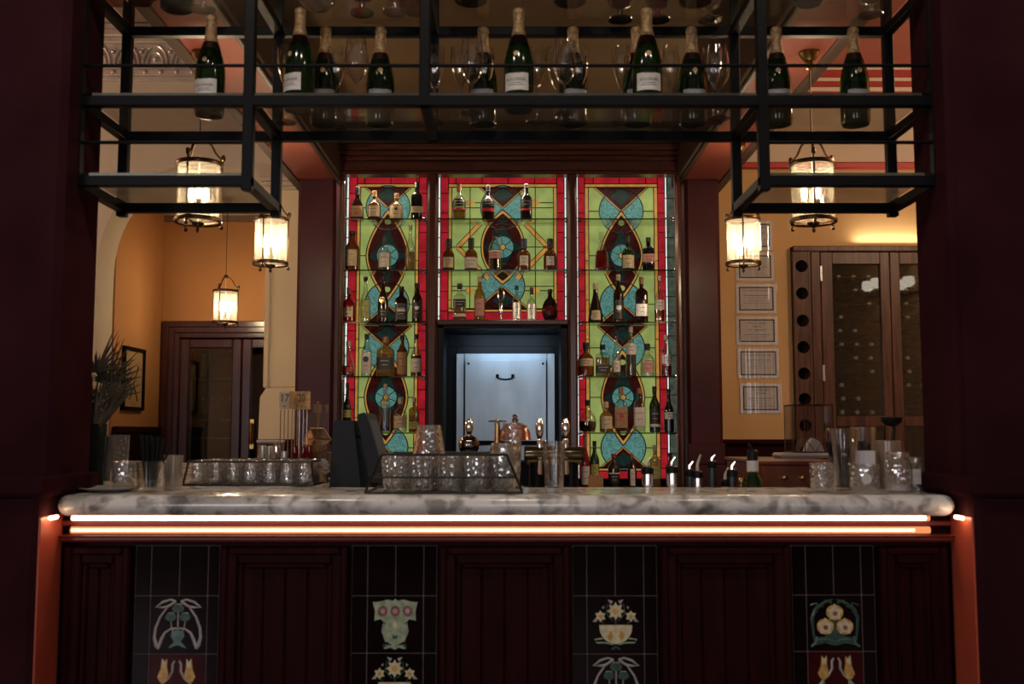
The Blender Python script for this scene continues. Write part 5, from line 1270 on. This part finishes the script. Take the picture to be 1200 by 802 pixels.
# --- left-hand end of the bar
pl = onbar(134, 573); o = MB().lathe([(0, .0), (.045, 0), (.06, .003), (.085, .011), (.086, .013), (.06, .007), (0, .005)], n=36).build('plate', mat('grey_plate', (.45, .41, .38), .25, coat=.3)); o.location = (X(134, 2.86), 2.86, ztop+.0003); tag(o, 'small grey plate under the tumbler at the bar end', 'plate')
g1 = (X(150, 2.885), 2.885, ztop+.0075); glass('tumbler', 'clear straight tumbler standing on the small grey plate', g1, .030, .033, hgt(g1, 541), 'g_cut')
g2 = (X(182, 2.84), 2.84, ztop+.0004); hst = hgt(g2, 541); glass('straw_glass', 'clear wide tumbler holding a bunch of black straws', g2, .036, .043, hst, 'g_clear')
def straw_bunch(loc, r, tilt, h, n, label, group, lean=(0, 0)):
    proto = None
    for k in range(n):
        a = 2.4*k; rr = r*math.sqrt((k+.5)/n)
        bx, by = rr*cos(a)*.6, rr*sin(a)*.6; txx, tyy = rr*cos(a)*tilt+lean[0], rr*sin(a)*tilt+lean[1]
        hh = h*(.92+.08*((k*7) % 5)/4)
        o = MB().tube([(bx, by, 0), (bx+txx*.5, by+tyy*.5, hh*.5), (bx+txx, by+tyy, hh)], .0032, 6).build('drinking_straw', 'blackp')
        o.location = (loc[0], loc[1], loc[2]+.0128); tag(o, label, 'straw', group)
straw_bunch(g2, .024, .9, .142, 20, 'black drinking straw standing in the tumbler near the dark vase', 'black straws near the vase')
o = MB().tube([(0, 0, 0), (.055, 0, .115)], .0034, 6).build('drinking_straw', 'blackp'); o.location = (g2[0]+.004, g2[1]-.012, g2[2]+.0128); tag(o, 'single black straw leaning far out of the tumbler near the vase', 'straw')
g3 = (X(207.5, 2.93), 2.93, ztop+.0004)
o = MB().lathe(cup(.026, .027, hgt(g3, 534), .003, .008), n=28, flute=.03, fn=18).build('ribbed_glass', clear_glass('frosted_ribbed_glass', (.82, .80, .77), .16, .6, .15, (.6, .55, .5), .22)); o.location = g3; tag(o, 'frosted ribbed glass between the straw tumbler and wire crate', 'glass')
g4 = (X(133, 3.02), 3.02, ztop+.0004); b = thing('menu_holder', 'clear acrylic menu holder behind the tumbler at bar end', 'menu holder', g4)
q = MB(); q.prism([(.0, .0), (.006, 0), (.022, .155), (.016, .155)], -.06, .05, 'x'); q.v = [(x, y, z) for x, y, z in q.v]; q.build('panel', 'g_cut', b); MB().box(-.06, .05, -.03, .035, 0, .004, .001).build('foot', 'g_cut', b)
mm = MB(); mm.prism([(.006, .02), (.0066, .02), (.0205, .15), (.0199, .15)], -.05, .0, 'x'); mm.build('card', mat('brown_menu_card', (.16, .11, .08), .6), b)
# vase with dried palms
vy = 3.0; vl = (X(112, vy)-.008, vy, ztop+.0004); vh = hgt(vl, 497)
vz = thing('dried_palm_vase', 'dark glazed vase of dried fan palm at the bar end by the pier', 'vase', vl)
MB().lathe([(0, 0), (.040, 0), (.044, .01), (.046, vh*.6), (.048, vh-.004), (.047, vh), (.044, vh-.004), (.041, .02), (0, .015)], n=32).build('vase', 'vase', vz)
def blade(mb, p0, d, L, w, droop=.0):
    """thin folded leaf blade"""
    n = 7; V = []; sx, sz = -d[2], d[0]
    for i in range(n+1):
        u = i/n; ww = w*(sin(pi*min(1, u*1.0+.06))**.7)*(1-u*.55)
        c = (p0[0]+d[0]*L*u, p0[1]+d[1]*L*u-droop*u*u, p0[2]+d[2]*L*u-droop*.6*u*u)
        V += [(c[0]-sx*ww, c[1], c[2]-sz*ww), (c[0], c[1]-ww*.5, c[2]), (c[0]+sx*ww, c[1], c[2]+sz*ww)]
    f = []
    for i in range(n): f += [(3*i, 3*i+1, 3*i+4, 3*i+3), (3*i+1, 3*i+2, 3*i+5, 3*i+4)]
    mb.add(V, f)
random.seed(11); lf = MB(); top = Z(384, vy)-vl[2]
cxo = X(131, vy)-vl[0]
for k in range(3):       # three fans: stalk and radiating blades
    hx = cxo*(.75, 1.05, .35)[k]; hz_ = vh+(.12, .075, .15)[k]; lf.tube([(0, .005*k, .03), (hx*.3, .005*k, vh), (hx, .005*k-.01, hz_)], .003, 5)
    for j in range(17):
        a = R(-78+156*j/16)+random.uniform(-.05, .05); L = (.17, .15, .165)[k]*(1-.30*abs(sin(a)))*random.uniform(.85, 1.02)
        if vl[0]+hx+sin(a)*L < PXL+.02: L *= .45
        blade(lf, (hx, -.012*k+.01, hz_), (sin(a), random.uniform(-.15, .15), cos(a)), L, .0052)
for k in range(60):
    a = R(random.uniform(-16, 44)); blade(lf, (random.uniform(-.01, .028), random.uniform(-.03, .02), vh-.02), (sin(a), random.uniform(-.12, .12), cos(a)), random.uniform(.10, .20), random.uniform(.005, .009))
for k in range(14):
    a = R(random.uniform(-10, 30)); blade(lf, (.02, random.uniform(-.03, .02), vh-.03), (sin(a), random.uniform(-.12, .12), cos(a)), random.uniform(.12, .17), .011)
lf.build('dried_leaves', 'leaf', vz)
b = MB()
for k in range(30): b.ball((cxo*.1+random.uniform(-.02, .055), -.035+random.uniform(-.01, .02), vh+random.uniform(.03, .13)), random.uniform(.0016, .0028), 8, 5)
bo = b.build('seed_heads', 'berry', vz); bo['kind'] = 'stuff'
# --- side counter near the lanterns
def onside(p, y): Yq = max(3.2, min(6.0, Yz(y, ztop))); return (X(p, Yq, y), Yq, ztop+.0004)
def shaker(p, y, w, top, body, capm, label, group):
    Yq = 3.78-(y-541)*.018; loc = (X(p, Yq), Yq, ztop+.0004); r = w*loc[1]/F/2; h = hgt(loc, top); t = thing('shaker', label, 'shaker', loc, 0, group)
    MB().lathe([(0, 0), (r*.92, 0), (r, .004), (r, h*.32), (r*.94, h*.36), (0, h*.36)], n=18).build('jar', body, t)
    MB().lathe([(r*.90, h*.35), (r*1.0, h*.37), (r*.99, h*.93), (r*.9, h), (0, h)], n=18).build('grinder_top', capm, t)
for p, y, w, top, bm, cm, lab in ((310.5, 545, 8, 522, 'pepper', 'l_silver', 'silver-topped grinder at the end of the shaker cluster nearest the door'), (318, 541, 8, 523, 'pepper', 'l_silver', 'silver-topped grinder behind the first of the shaker cluster'), (326.5, 545, 8.5, 522, 'pepper', 'chrome', 'bright tall grinder in the middle of the shaker cluster'),
        (336, 546, 9, 529, 'b_blk', 'l_silver', 'short squat grinder beside the red-topped shakers'), (348, 546, 8, 523, 'b_red', 'b_red', 'dark red shaker nearest the short silver grinder'), (358, 545, 7, 524, 'b_dark', 'b_red', 'dark red shaker between two brighter red ones'), (365, 546, 8, 522, 'b_red', 'b_red', 'bright red shaker at the flower end of the cluster')):
    shaker(p, y, w, top, bm, cm, lab, 'shakers on the side counter')
# table numbers on wire stands
def tnum(p, top, bot, base_y, label, num, rz, w):
    Yq = 3.95; loc = (X(p, Yq), Yq, ztop+.0004); t = thing('table_number', label, 'table number', loc, rz, 'table numbers')
    z0, z1 = Z(bot, Yq)-loc[2], Z(top, Yq)-loc[2]; hw2 = w*Yq/F/2
    MB().box(-hw2, hw2, -.012, .012, z0, z1, .002).build('number_board', 'number' if num != '17' else mat('pale_plywood', (.92, .82, .60), .6, var=.1, scale=15), t)
    m = MB(); text(m, num, (z1-z0)*.62, lambda x, y: (x*.8, -.0127, z0+(z1-z0)*.42+y)); 
    m.tube([(-.006, -.0127, z0+.014), (.0, -.0127, z0+.008), (.006, -.0127, z0+.016)], .0012, 5); m.build('numeral', 'ink', t, smooth=False)
    b = MB()
    for s in (-.7, .0, .7): b.tube([(s*hw2, 0, z0), (s*hw2, 0, .004)], .0021, 6)
    b.tube([(-.04, -.025, .003), (.04, -.025, .003), (.04, .025, .003), (-.04, .025, .003)], .0026, 6, True); b.tube([(-.04, 0, .003), (.04, 0, .003)], .0026, 6); b.build('wire_stand', 'chrome', t)
tnum(335, 459, 480, 530, 'pale wooden table number 17 on a tall wire stand', '17', R(10), 12.5)
tnum(347, 459, 479, 530, 'dark-edged wooden table number turned away, between 17 and 20', '', R(62), 13)
tnum(357.0, 459, 480, 530, 'brown wooden table number 20 on a tall wire stand', '20', R(-24), 15)
b = MB()
for k, (a, c, z) in enumerate(((-.05, .05, 0), (-.045, .055, .012), (-.06, .045, .024))): b.box(a, c, -.06+.01*k, .06, z, z+.0115, .002)
o = b.build('menu_stack', mat('beige_menus', (.58, .42, .27), .6)); o.location = (X(342, 3.85), 3.78, ztop+.0005); tag(o, 'stack of beige menus in front of the table numbers', 'menus')
pt = thing('napkin_dispenser', 'white topped napkin box behind the silver grinders', 'napkin box', (X(320, 4.2), 4.2, ztop+.0004)); hh = Z(516, 4.2)-ztop
MB().box(-.045, .045, -.04, .04, 0, hh-.01, .004).build('box', 'chrome', pt); MB().box(-.05, .05, -.04, .035, hh-.0098, hh, .002).build('napkins', 'paper', pt)
ah = thing('sign_holder', 'clear acrylic sign holder behind the geometric glass lantern', 'sign holder', (X(372, 4.3), 4.3, ztop+.0004)); hh = Z(474, 4.3)-ztop
MB().box(-.05, .05, -.002, .002, 0, hh).build('panel', 'g_clear', ah, smooth=False); MB().box(-.05, .05, -.03, .03, -.0, .004).build('foot', 'g_cut', ah, smooth=False)
q = MB(); q.tube([(.008, -.004, .004), (.008, -.004, hh+.003)], .0026, 6); q.ball((.008, -.004, hh+.006), .006, 8, 5); q.build('rod', 'gold', ah)
def geo(loc, w, h, d, label, m='brass'):
    t = thing('geometric_terrarium', label, 'terrarium', loc); hw2 = w/2
    pts = [(-hw2, 0, h*.45), (-hw2*.35, -d/2, 0), (hw2*.35, -d/2, 0), (hw2, 0, h*.5), (hw2*.5, -d*.1, h), (-hw2*.4, -d*.1, h), (-hw2*.35, d/2, 0), (hw2*.35, d/2, 0), (0, -d/2, h*.55), (0, d/2, h*.6)]
    ed = [(0, 1), (1, 2), (2, 3), (3, 4), (4, 5), (5, 0), (0, 6), (6, 7), (7, 3), (1, 6), (2, 7), (8, 0), (8, 1), (8, 2), (8, 3), (8, 4), (8, 5), (9, 0), (9, 3), (9, 4), (9, 5), (9, 6), (9, 7)]
    fc = [(8, 1, 2), (8, 2, 3), (8, 3, 4), (8, 4, 5), (8, 5, 0), (8, 0, 1), (9, 6, 7), (9, 7, 3), (9, 3, 4), (9, 4, 5), (9, 5, 0), (9, 0, 6)]
    b = MB()
    for a, c in ed: b.tube([pts[a], pts[c]], .0022, 5)
    b.build('edges', m, t); g = MB(); g.add(pts, fc); g.build('glass_panes', 'g_clear', t, smooth=False); return t
Yg = 4.05; zz = ztop+.0025; lg = (X(373, Yg), Yg, ztop)
bx_ = MB(); bx_.box(-.055, .055, -.05, .05, 0, Z(530, Yg)-ztop, .005); o = bx_.build('wooden_block', 'oak'); o.location = (lg[0], Yg, ztop+.0004); tag(o, 'brown block under the geometric glass lantern by the table numbers', 'block')
geo((lg[0], Yg, Z(530, Yg)+.003), .115, Z(503, Yg)-Z(530, Yg), .09, 'brass-edged geometric glass lantern beside the table numbers')
# white flowers in a pot
fl_ = thing('potted_flowers', 'white flowers in a small dark pot beside the point of sale screen', 'flowers', (X(379, 3.3), 3.3, ztop+.0004))
MB().lathe([(0, 0), (.022, 0), (.03, .05), (.028, .05), (.02, .008), (0, .008)], n=16).build('pot', 'l_brown', fl_)
b = MB()
for k in range(9):
    c = (random.uniform(-.02, .028), random.uniform(-.02, .01), .035+random.uniform(.0, .04))
    for j in range(5): a = 2*pi*j/5+k; b.lathe([(0, -.002), (.008, 0), (.009, .003), (0, .004)], (c[0]+.008*cos(a), c[1]-.004, c[2]+.008*sin(a)), 8)
b.build('petals', 'petal', fl_)
# point of sale screens, seen from behind
ps = thing('point_of_sale_terminal', 'black point of sale terminal with two tilted screens behind the bar', 'till', (X(420, 3.4), 3.36, ZW+.0004))
def slabq(mb, c, w, h, d, tilt, yaw):
    def xf(v):
        x, y, z = v; x, z = x*cos(tilt)+z*sin(tilt), -x*sin(tilt)+z*cos(tilt)
        return (c[0]+x*cos(yaw)-y*sin(yaw), c[1]+x*sin(yaw)+y*cos(yaw), c[2]+z)
    mb.xf = xf; mb.box(-w/2, w/2, -d/2, d/2, -h/2, h/2, .006); mb.xf = None
def off(p, y, Yq): a = P(p, y, Yq); return (a[0]-ps.location[0], a[1]-ps.location[1], a[2]-ps.location[2])
def pxs(pts, Yq): return [(off(p, y, Yq)[0], off(p, y, Yq)[2]) for p, y in pts]
b = MB(); b.prism(pxs([(393, 495), (394.5, 493), (415, 493), (416.5, 495), (426, 580), (388, 580)], 3.3), -.10, .10); b.build('screen_back', 'blackp', ps)
b = MB(); b.prism(pxs([(421, 489), (423, 485.5), (429, 484), (432, 486), (441, 517), (452, 560), (449, 565), (439, 565), (436, 562), (428, 522)], 3.3), -.11, .12); sb = b.build('tilted_screen', 'blackp', ps)
b = MB(); b.prism(pxs([(433.2, 492), (434.2, 492), (452.5, 556), (451.5, 556)], 3.3), -.09, .10); b.build('display', mat('dim_screen', (.012, .011, .010), .4), sb)
b = MB(); b.tube([off(408, 512, 3.3), off(420, 510, 3.3), off(430, 507, 3.3)], .010, 8); b.build('hinge_arm', 'blackp', ps)
b = MB(); b.box(-.09, .10, -.09, .10, 0, .03, .008); b.box(-.05, .06, -.05, .05, .03, .20, .01); b.build('stand', 'blackp', ps)
# ================================================================ beer taps, bell, pourers on the bench
Yt = 3.42
bt = thing('beer_font', 'horizontal brass-banded beer font with chrome tap handles before the hatch', 'beer tap', (X(645, Yt), Yt, ZW+.0004))
def bo_(mb, n, m, par=bt): return mb.build(n, m, par, world=True)
zt = Z(534, Yt); b = MB(); b.lathe([(0, X(614, Yt)), (.028, X(614, Yt)), (.031, X(614, Yt)+.006), (.031, X(683, Yt)-.006), (.028, X(683, Yt)), (0, X(683, Yt))], (0, Yt, zt), 24, axis='x'); bo_(b, 'font_bar', mat('dark_lacquered_brass', (.10, .075, .04), .2, metal=.8))
b = MB(); b.lathe([(.0318, X(618, Yt)), (.0318, X(680, Yt))], (0, Yt, zt), 12, axis='x', a0=R(190), a1=R(250)); bo_(b, 'brass_strip', 'gold')
b = MB(); b.lathe([(0, ZW), (.045, ZW), (.045, ZW+.02), (.03, ZW+.04), (.026, zt-.02)], (X(629, Yt), Yt, 0), 20); bo_(b, 'column', 'black')
b = MB(); b.lathe([(0, ZW), (.045, ZW), (.045, ZW+.02), (.03, ZW+.04), (.026, zt-.02)], (X(668, Yt), Yt, 0), 20); bo_(b, 'column', 'black')
for p in (632, 662):
    x = X(p, Yt); z1 = Z(491, Yt); b = MB()
    b.lathe([(.008, zt+.02), (.010, zt+.05), (.007, zt+.055), (.012, zt+.07), (.015, zt+.10), (.011, z1-.012), (.006, z1), (0, z1+.001)], (x, Yt-.01, 0), 16); bo_(b, 'tap_handle', 'chrome')
    b = MB(); b.tube([(x, Yt-.02, zt-.01), (x, Yt-.07, zt-.02), (x, Yt-.075, zt-.06)], .008, 8); bo_(b, 'spout', 'chrome')
# red dome with finial
dl = (X(603.5, 3.5), 3.5, ZW+.0004); dz = lambda y: Z(y, 3.5)-dl[2]
rd = thing('dome_bell', 'red domed lamp-like bell with chrome finial in front of the hatch', 'bell', dl); r = 18.5*3.5/F
MB().lathe([(r*1.08, dz(516)), (r, dz(514)), (r*.95, dz(506)), (r*.72, dz(499)), (r*.3, dz(496)), (0, dz(495.5))], n=28).build('dome', 'copper', rd)
MB().lathe([(0, dz(496.5)), (.009, dz(496)), (.012, dz(492)), (.007, dz(490)), (.010, dz(488)), (.006, dz(486)), (0, dz(485.5))], n=14).build('finial', 'chrome', rd)
MB().lathe([(0, 0), (.06, 0), (.06, .012), (.014, .03), (.012, dz(500)), (0, dz(499))], n=18).build('stem', 'chrome', rd)
# chrome tap with ball and brass-topped stand
cl_ = (X(550, 3.5), 3.5, ZW+.0004); t = thing('tall_tap', 'single chrome tap with ball body before the hatch, over the basket', 'beer tap', cl_)
dz = lambda y: Z(y, 3.5)-cl_[2]
MB().lathe([(.006, dz(512)), (.010, dz(508)), (.015, dz(502)), (.012, dz(495)), (.005, dz(491)), (0, dz(490.5))], n=14).build('tap_handle', 'chrome', t)
MB().ball((0, 0, dz(522)), .036, 20, 12).build('ball_body', mat('dark_chrome', (.22, .20, .18), .12, metal=1), t)
MB().lathe([(0, 0), (.05, 0), (.05, .015), (.02, .03), (.016, dz(532))], n=16).build('column', 'chrome', t)
cs_ = (X(583, 3.5), 3.5, ZW+.0004); t = thing('fountain_stand', 'slim brass stand with flat round top beside the red dome', 'stand', cs_)
MB().lathe([(0, dz(495)), (.030, dz(494.6)), (.033, dz(493.4)), (.006, dz(492.4)), (0, dz(491))], n=24).build('flat_top', 'gold', t); MB().lathe([(0, 0), (.04, 0), (.04, .012), (.012, .03), (.010, dz(530)), (.016, dz(525)), (.011, dz(515)), (.009, dz(496)), (0, dz(495))], n=16).build('stem', 'brass', t)
# bottles with pourers on the bench: necks show above the worktop
def pourer(p, top, cap_y, w, body, neck, label, spout='chrome', Yp=3.32, tilt=0, black=True, lab=None):
    loc = (X(p, Yp), Yp, ZW+.0004); H = Z(cap_y+8, Yp)-loc[2]; t = thing('speed_bottle', label, 'bottle', loc, R(tilt), 'bottles with pourers behind the bar'); r = w*Yp/F/2
    MB().lathe([(0, 0), (.035, 0), (.038, .01), (.038, H*.42), (.034, H*.52), (r*1.1, H*.68), (r, H*.74), (r*.96, H*.99)], n=22).build('glass_body', body, t)
    MB().lathe([(r*1.02, H*.78), (r*1.04, H*.985), (r, H)], n=18).build('neck_foil', neck, t)
    zc2 = Z(cap_y, Yp)-loc[2]
    MB().lathe([(r*.9, H*.985), (r*1.12, H*1.0), (r*1.15, zc2-.004), (r*.8, zc2), (0, zc2)], n=16).build('pourer_collar', 'blackp' if black else 'l_silver', t)
    zt2 = Z(top, Yp)-loc[2]; b = MB(); b.tube([(0, 0, zc2-.002), (0, 0, zc2+(zt2-zc2)*.4), (.010, -.004, zt2)], [.0055, .0046, .0032], 8); b.build('spout', spout, t)
    if lab:
        a, c = Z(lab[1], Yp)-loc[2], Z(lab[0], Yp)-loc[2]; MB().lathe([(r*1.35, a), (r*1.35, c)], n=16, a0=-pi, a1=0).build('neck_label', 'label', t)
for a in ((757, 536, 547, 13, 'b_pale', 'chrome', 'bottle with bright foil neck and pourer, nearest the stained glass'), (785.5, 536, 546, 13, 'b_dark', 'chrome', 'bottle with bright foil neck and pourer, second along behind the bar'),
          (806, 541, 550, 9, 'b_blk', 'l_black', 'black-necked bottle beside the long pale spout'), (832, 533, 540, 10, 'b_green', 'l_black', 'bottle with black pourer and white top'), (855, 541, 550, 12, 'b_clear', 'l_black', 'clear bottle with round black pourer, near the wine bottle')): pourer(*a)
pourer(815, 533, 552, 11, 'b_dark', 'chrome', 'bottle with long pale spout and silvery foil', 'cap_w'); pourer(847, 548, 562, 8, 'b_amber', 'l_pink', 'short orange bottle with pale spout', 'cap_w')
# wine bottle neck with white label
loc = (X(879, 3.28), 3.28, ZW+.0004); t = thing('wine_bottle', 'green wine bottle with white label and black pourer beside the wooden box', 'bottle', loc); dz = lambda y: Z(y, 3.28)-loc[2]
MB().lathe([(0, 0), (.035, 0), (.037, .01), (.037, dz(575)), (.03, dz(562)), (.019, dz(556)), (.016, dz(538))], n=22).build('glass_body', 'b_green', t)
MB().lathe([(.0185, dz(558)), (.0185, dz(540))], n=18).build('label', 'label', t); MB().lathe([(.0165, dz(541)), (.017, dz(529)), (.012, dz(527)), (0, dz(527))], n=16).build('pourer_collar', 'blackp', t)
b = MB(); b.tube([(0, 0, dz(528)), (-.003, 0, dz(525)), (-.012, 0, dz(521))], .0045, 6); b.build('spout', 'blackp', t)
for p, y, lab, m in ((866, 560, 'small amber bottle peeping over the bar by the wine bottle', 'b_pale'),):
    l2 = (X(p, 3.5), 3.5, ZW+.0004); bottle(l2, .045, Z(y, 3.5)-l2[2], 'square', m, 'gold', lab, liquid='b_pale', name='small_bottle')
# kraft card standing on the counter of the back bar
cd_ = MB(); cd_.box(-.045, .045, -.002, .002, 0, Z(557, 6.2)-zbc, .001); o = cd_.build('tent_card', 'l_brown'); o.location = (X(697, 6.2), 6.2, zbc+.0005); tag(o, 'small kraft card standing among bottles on the back bar counter', 'card')
# ================================================================ right-hand end
yb0, yb1 = 3.45, 4.05; wb0, wb1 = X(889, yb0), X(985, yb0); ZR = .92; hb = Z(541, yb0)-ZR
tb = thing('wooden_box', 'polished red-brown wooden box on the side counter behind the tumbler', 'box', ((wb0+wb1)/2, (yb0+yb1)/2, ZR+.0004)); hx, hy = (wb1-wb0)/2, (yb1-yb0)/2
wr = mat('polished_red_wood', (.17, .040, .018), .25, coat=.4, var=.3, scale=7, stretch=(1, 4, 1))
MB().box(-hx+.008, hx-.008, -hy+.008, hy-.008, 0, hb-.012, .003).build('box_body', wr, tb); MB().box(-hx, hx, -hy, hy, hb-.012, hb, .003).build('lid', wr, tb)
b = MB()
for x in (-.06, .0, .06): b.lathe([(0, -hy+.006), (.008, -hy+.002), (.009, -hy-.006), (0, -hy-.009)], (x, 0, hb-.055), 10, axis='y')
b.build('knobs', 'gold', tb)
sl = MB(); sl.box(-.12, .13, -.07, .07, 0, .018, .008); o = sl.build('folded_cloth', mat('pale_folded_cloth', (.40, .36, .33), .8)); o.location = (X(945, 3.9), 3.92, ZR+hb+.001); tag(o, 'folded pale cloth on the wooden box under the glass terrarium', 'cloth')
ty = 3.94; tz = ZR+hb+.0195; tt = thing('glass_terrarium', 'square glass box with brass edges standing on the folded cloth', 'terrarium', (X(945, ty), ty, tz)); H = Z(475, ty)-tz; w2 = 23*ty/F
b = MB(); c_ = [(-w2, -.06), (w2, -.06), (w2, .06), (-w2, .06)]
for z in (.002, H): b.tube([(x, y, z) for x, y in c_], .0022, 5, True)
for x, y in c_+[(-w2*.42, -.06), (w2*.2, .06)]: b.tube([(x, y, 0), (x, y, H)], .002, 5)
b.tube([(-w2*.42, -.06, H*.3), (w2*.1, -.06, .002), (w2*.55, -.06, H*.34), (w2, -.06, .002)], .002, 5); b.build('edges', 'bronze', tt)
g = MB(); g.box(-w2, w2, -.06, .06, .001, H); g.build('glass_panes', 'g_sleeve', tt, smooth=False)
b = MB(); b.prism([(-.02, .004), (.05, .004), (.035, .04), (.01, .055), (-.01, .03)], -.03, .02); b.build('pale_stone', 'paper_in', tt)
rg = onbar(959, 577); rg = (X(959, 2.84), 2.84, ztop+.0004); glass('tumbler', 'short clear tumbler standing alone on the bar before the wooden box', rg, .030, .033, hgt(rg, 543), 'g_cut')
sg = (X(984, 2.93), 2.93, ztop+.0004); hs = hgt(sg, 503)
glass('straw_glass', 'tall clear glass of leaning black straws beside the lone tumbler', sg, .030, .046, hs, 'g_clear')
straw_bunch(sg, .020, .4, .122, 18, 'black drinking straw leaning in the tall glass near the wooden box', 'black straws near the wooden box', (-.028, 0))
bg = (X(1008, 2.88), 2.88, ztop+.0004); bt_ = thing('labelled_glass', 'clear glass with round white mark and white card behind', 'glass', bg); hb2 = hgt(bg, 545)
MB().lathe(cup(.039, .042, hb2), n=30).build('bowl', 'g_cut', bt_)
e = MB(); e.lathe([(0, 0), (.014, 0), (.014, .001), (0, .0012)], n=18, axis='y'); e.v = [(x-.008, -.0425-y, z+.035) for x, y, z in e.v]; e.build('round_mark', 'label', bt_)
tg = (X(1008, 2.99), 2.99, ztop+.0004); glass('tall_glass', 'tall straight glass of black stirrers behind the round-marked glass', tg, .030, .036, hgt(tg, 501), 'g_clear', .03, 10)
straw_bunch(tg, .022, .25, .125, 16, 'black stirrer standing in the tall straight glass', 'black stirrers')
wc_ = MB(); wc_.box(-.028, .028, -.001, .001, 0, .055); o = wc_.build('white_card', 'paper'); o.location = (X(1008, 2.935), 2.935, ztop+.062); 
o.location = (X(1010, 2.94), 2.94, ztop+.0004); o.scale = (1, 1, 2.0); tag(o, 'white card propped between the marked glass and stirrer glass', 'card')
mj = (X(1047.5, 2.82), 2.82, ztop+.0004); mh = hgt(mj, 530); mt = thing('mason_jar', 'embossed clear preserving jar with ribbed neck near the bar end', 'jar', mj); r = .036
MB().lathe([(0, 0), (r*.9, 0), (r, .006), (r, mh*.66), (r*.93, mh*.74), (r*.80, mh*.80)], n=40, flute=.02, fn=14).build('jar_body', 'g_cut', mt)
MB().lathe([(r*.80, mh*.79), (r*.86, mh*.82), (r*.82, mh*.85), (r*.87, mh*.89), (r*.82, mh*.92), (r*.86, mh*.96), (r*.82, mh), (r*.76, mh*.98)], n=28).build('threaded_neck', 'g_cut', mt)
b = MB()
for z in (.25, .4, .55):
    for k in range(7): a = R(-150+20*k); b.ball((r*1.01*cos(a), r*1.01*sin(a), mh*z), .0035, 6, 4)
b.build('embossing', 'g_cut', mt); MB().lathe([(0, .005), (r*.85, .006), (r*.88, .018), (0, .02)], n=20).build('coarse_salt', 'paper', mt)
ml = (X(1067, 2.90), 2.90, ztop+.0004); sj = thing('small_jar', 'narrow ribbed jar with label at the bar end behind the preserving jar', 'jar', ml); r = .022; mh = hgt(ml, 536)
MB().lathe([(0, 0), (r, 0), (r, mh*.75), (r*.8, mh*.82), (r*.85, mh*.95), (r*.8, mh)], n=32, flute=.03, fn=16).build('jar_body', 'g_cut', sj); MB().lathe([(r*1.06, mh*.2), (r*1.06, mh*.65)], n=10, a0=R(-150), a1=R(-70)).build('label', 'label', sj)
wl = (X(1036, 3.02), 3.02, ztop+.0004); cpw = thing('cream_mug', 'cream mug behind the preserving jar holding a black ladle', 'mug', wl); hm = hgt(wl, 517)
MB().lathe(cup(.036, .038, hm, .004), n=28).build('mug_body', clear_glass('cream_translucent', (.55, .48, .42), .2, .5, .2, (.6, .5, .42), .55), cpw)
ld_ = thing('black_ladle', 'black ladle standing in the cream mug near the wine cabinet', 'ladle', (wl[0]+.012, wl[1], wl[2]+.013)); H = Z(492, 3.02)-wl[2]-.013
b = MB(); b.tube([(-.012, 0, 0), (.0, 0, H*.6), (.012, 0, H*.97)], .0048, 8); b.build('handle', 'blackp', ld_)
b = MB(); b.lathe([(0, -.016), (.018, -.012), (.029, 0), (.031, .012), (.028, .013), (.024, 0), (0, -.010)], (.0, -.01, H-.005), 20); b.build('bowl', 'blackp', ld_)
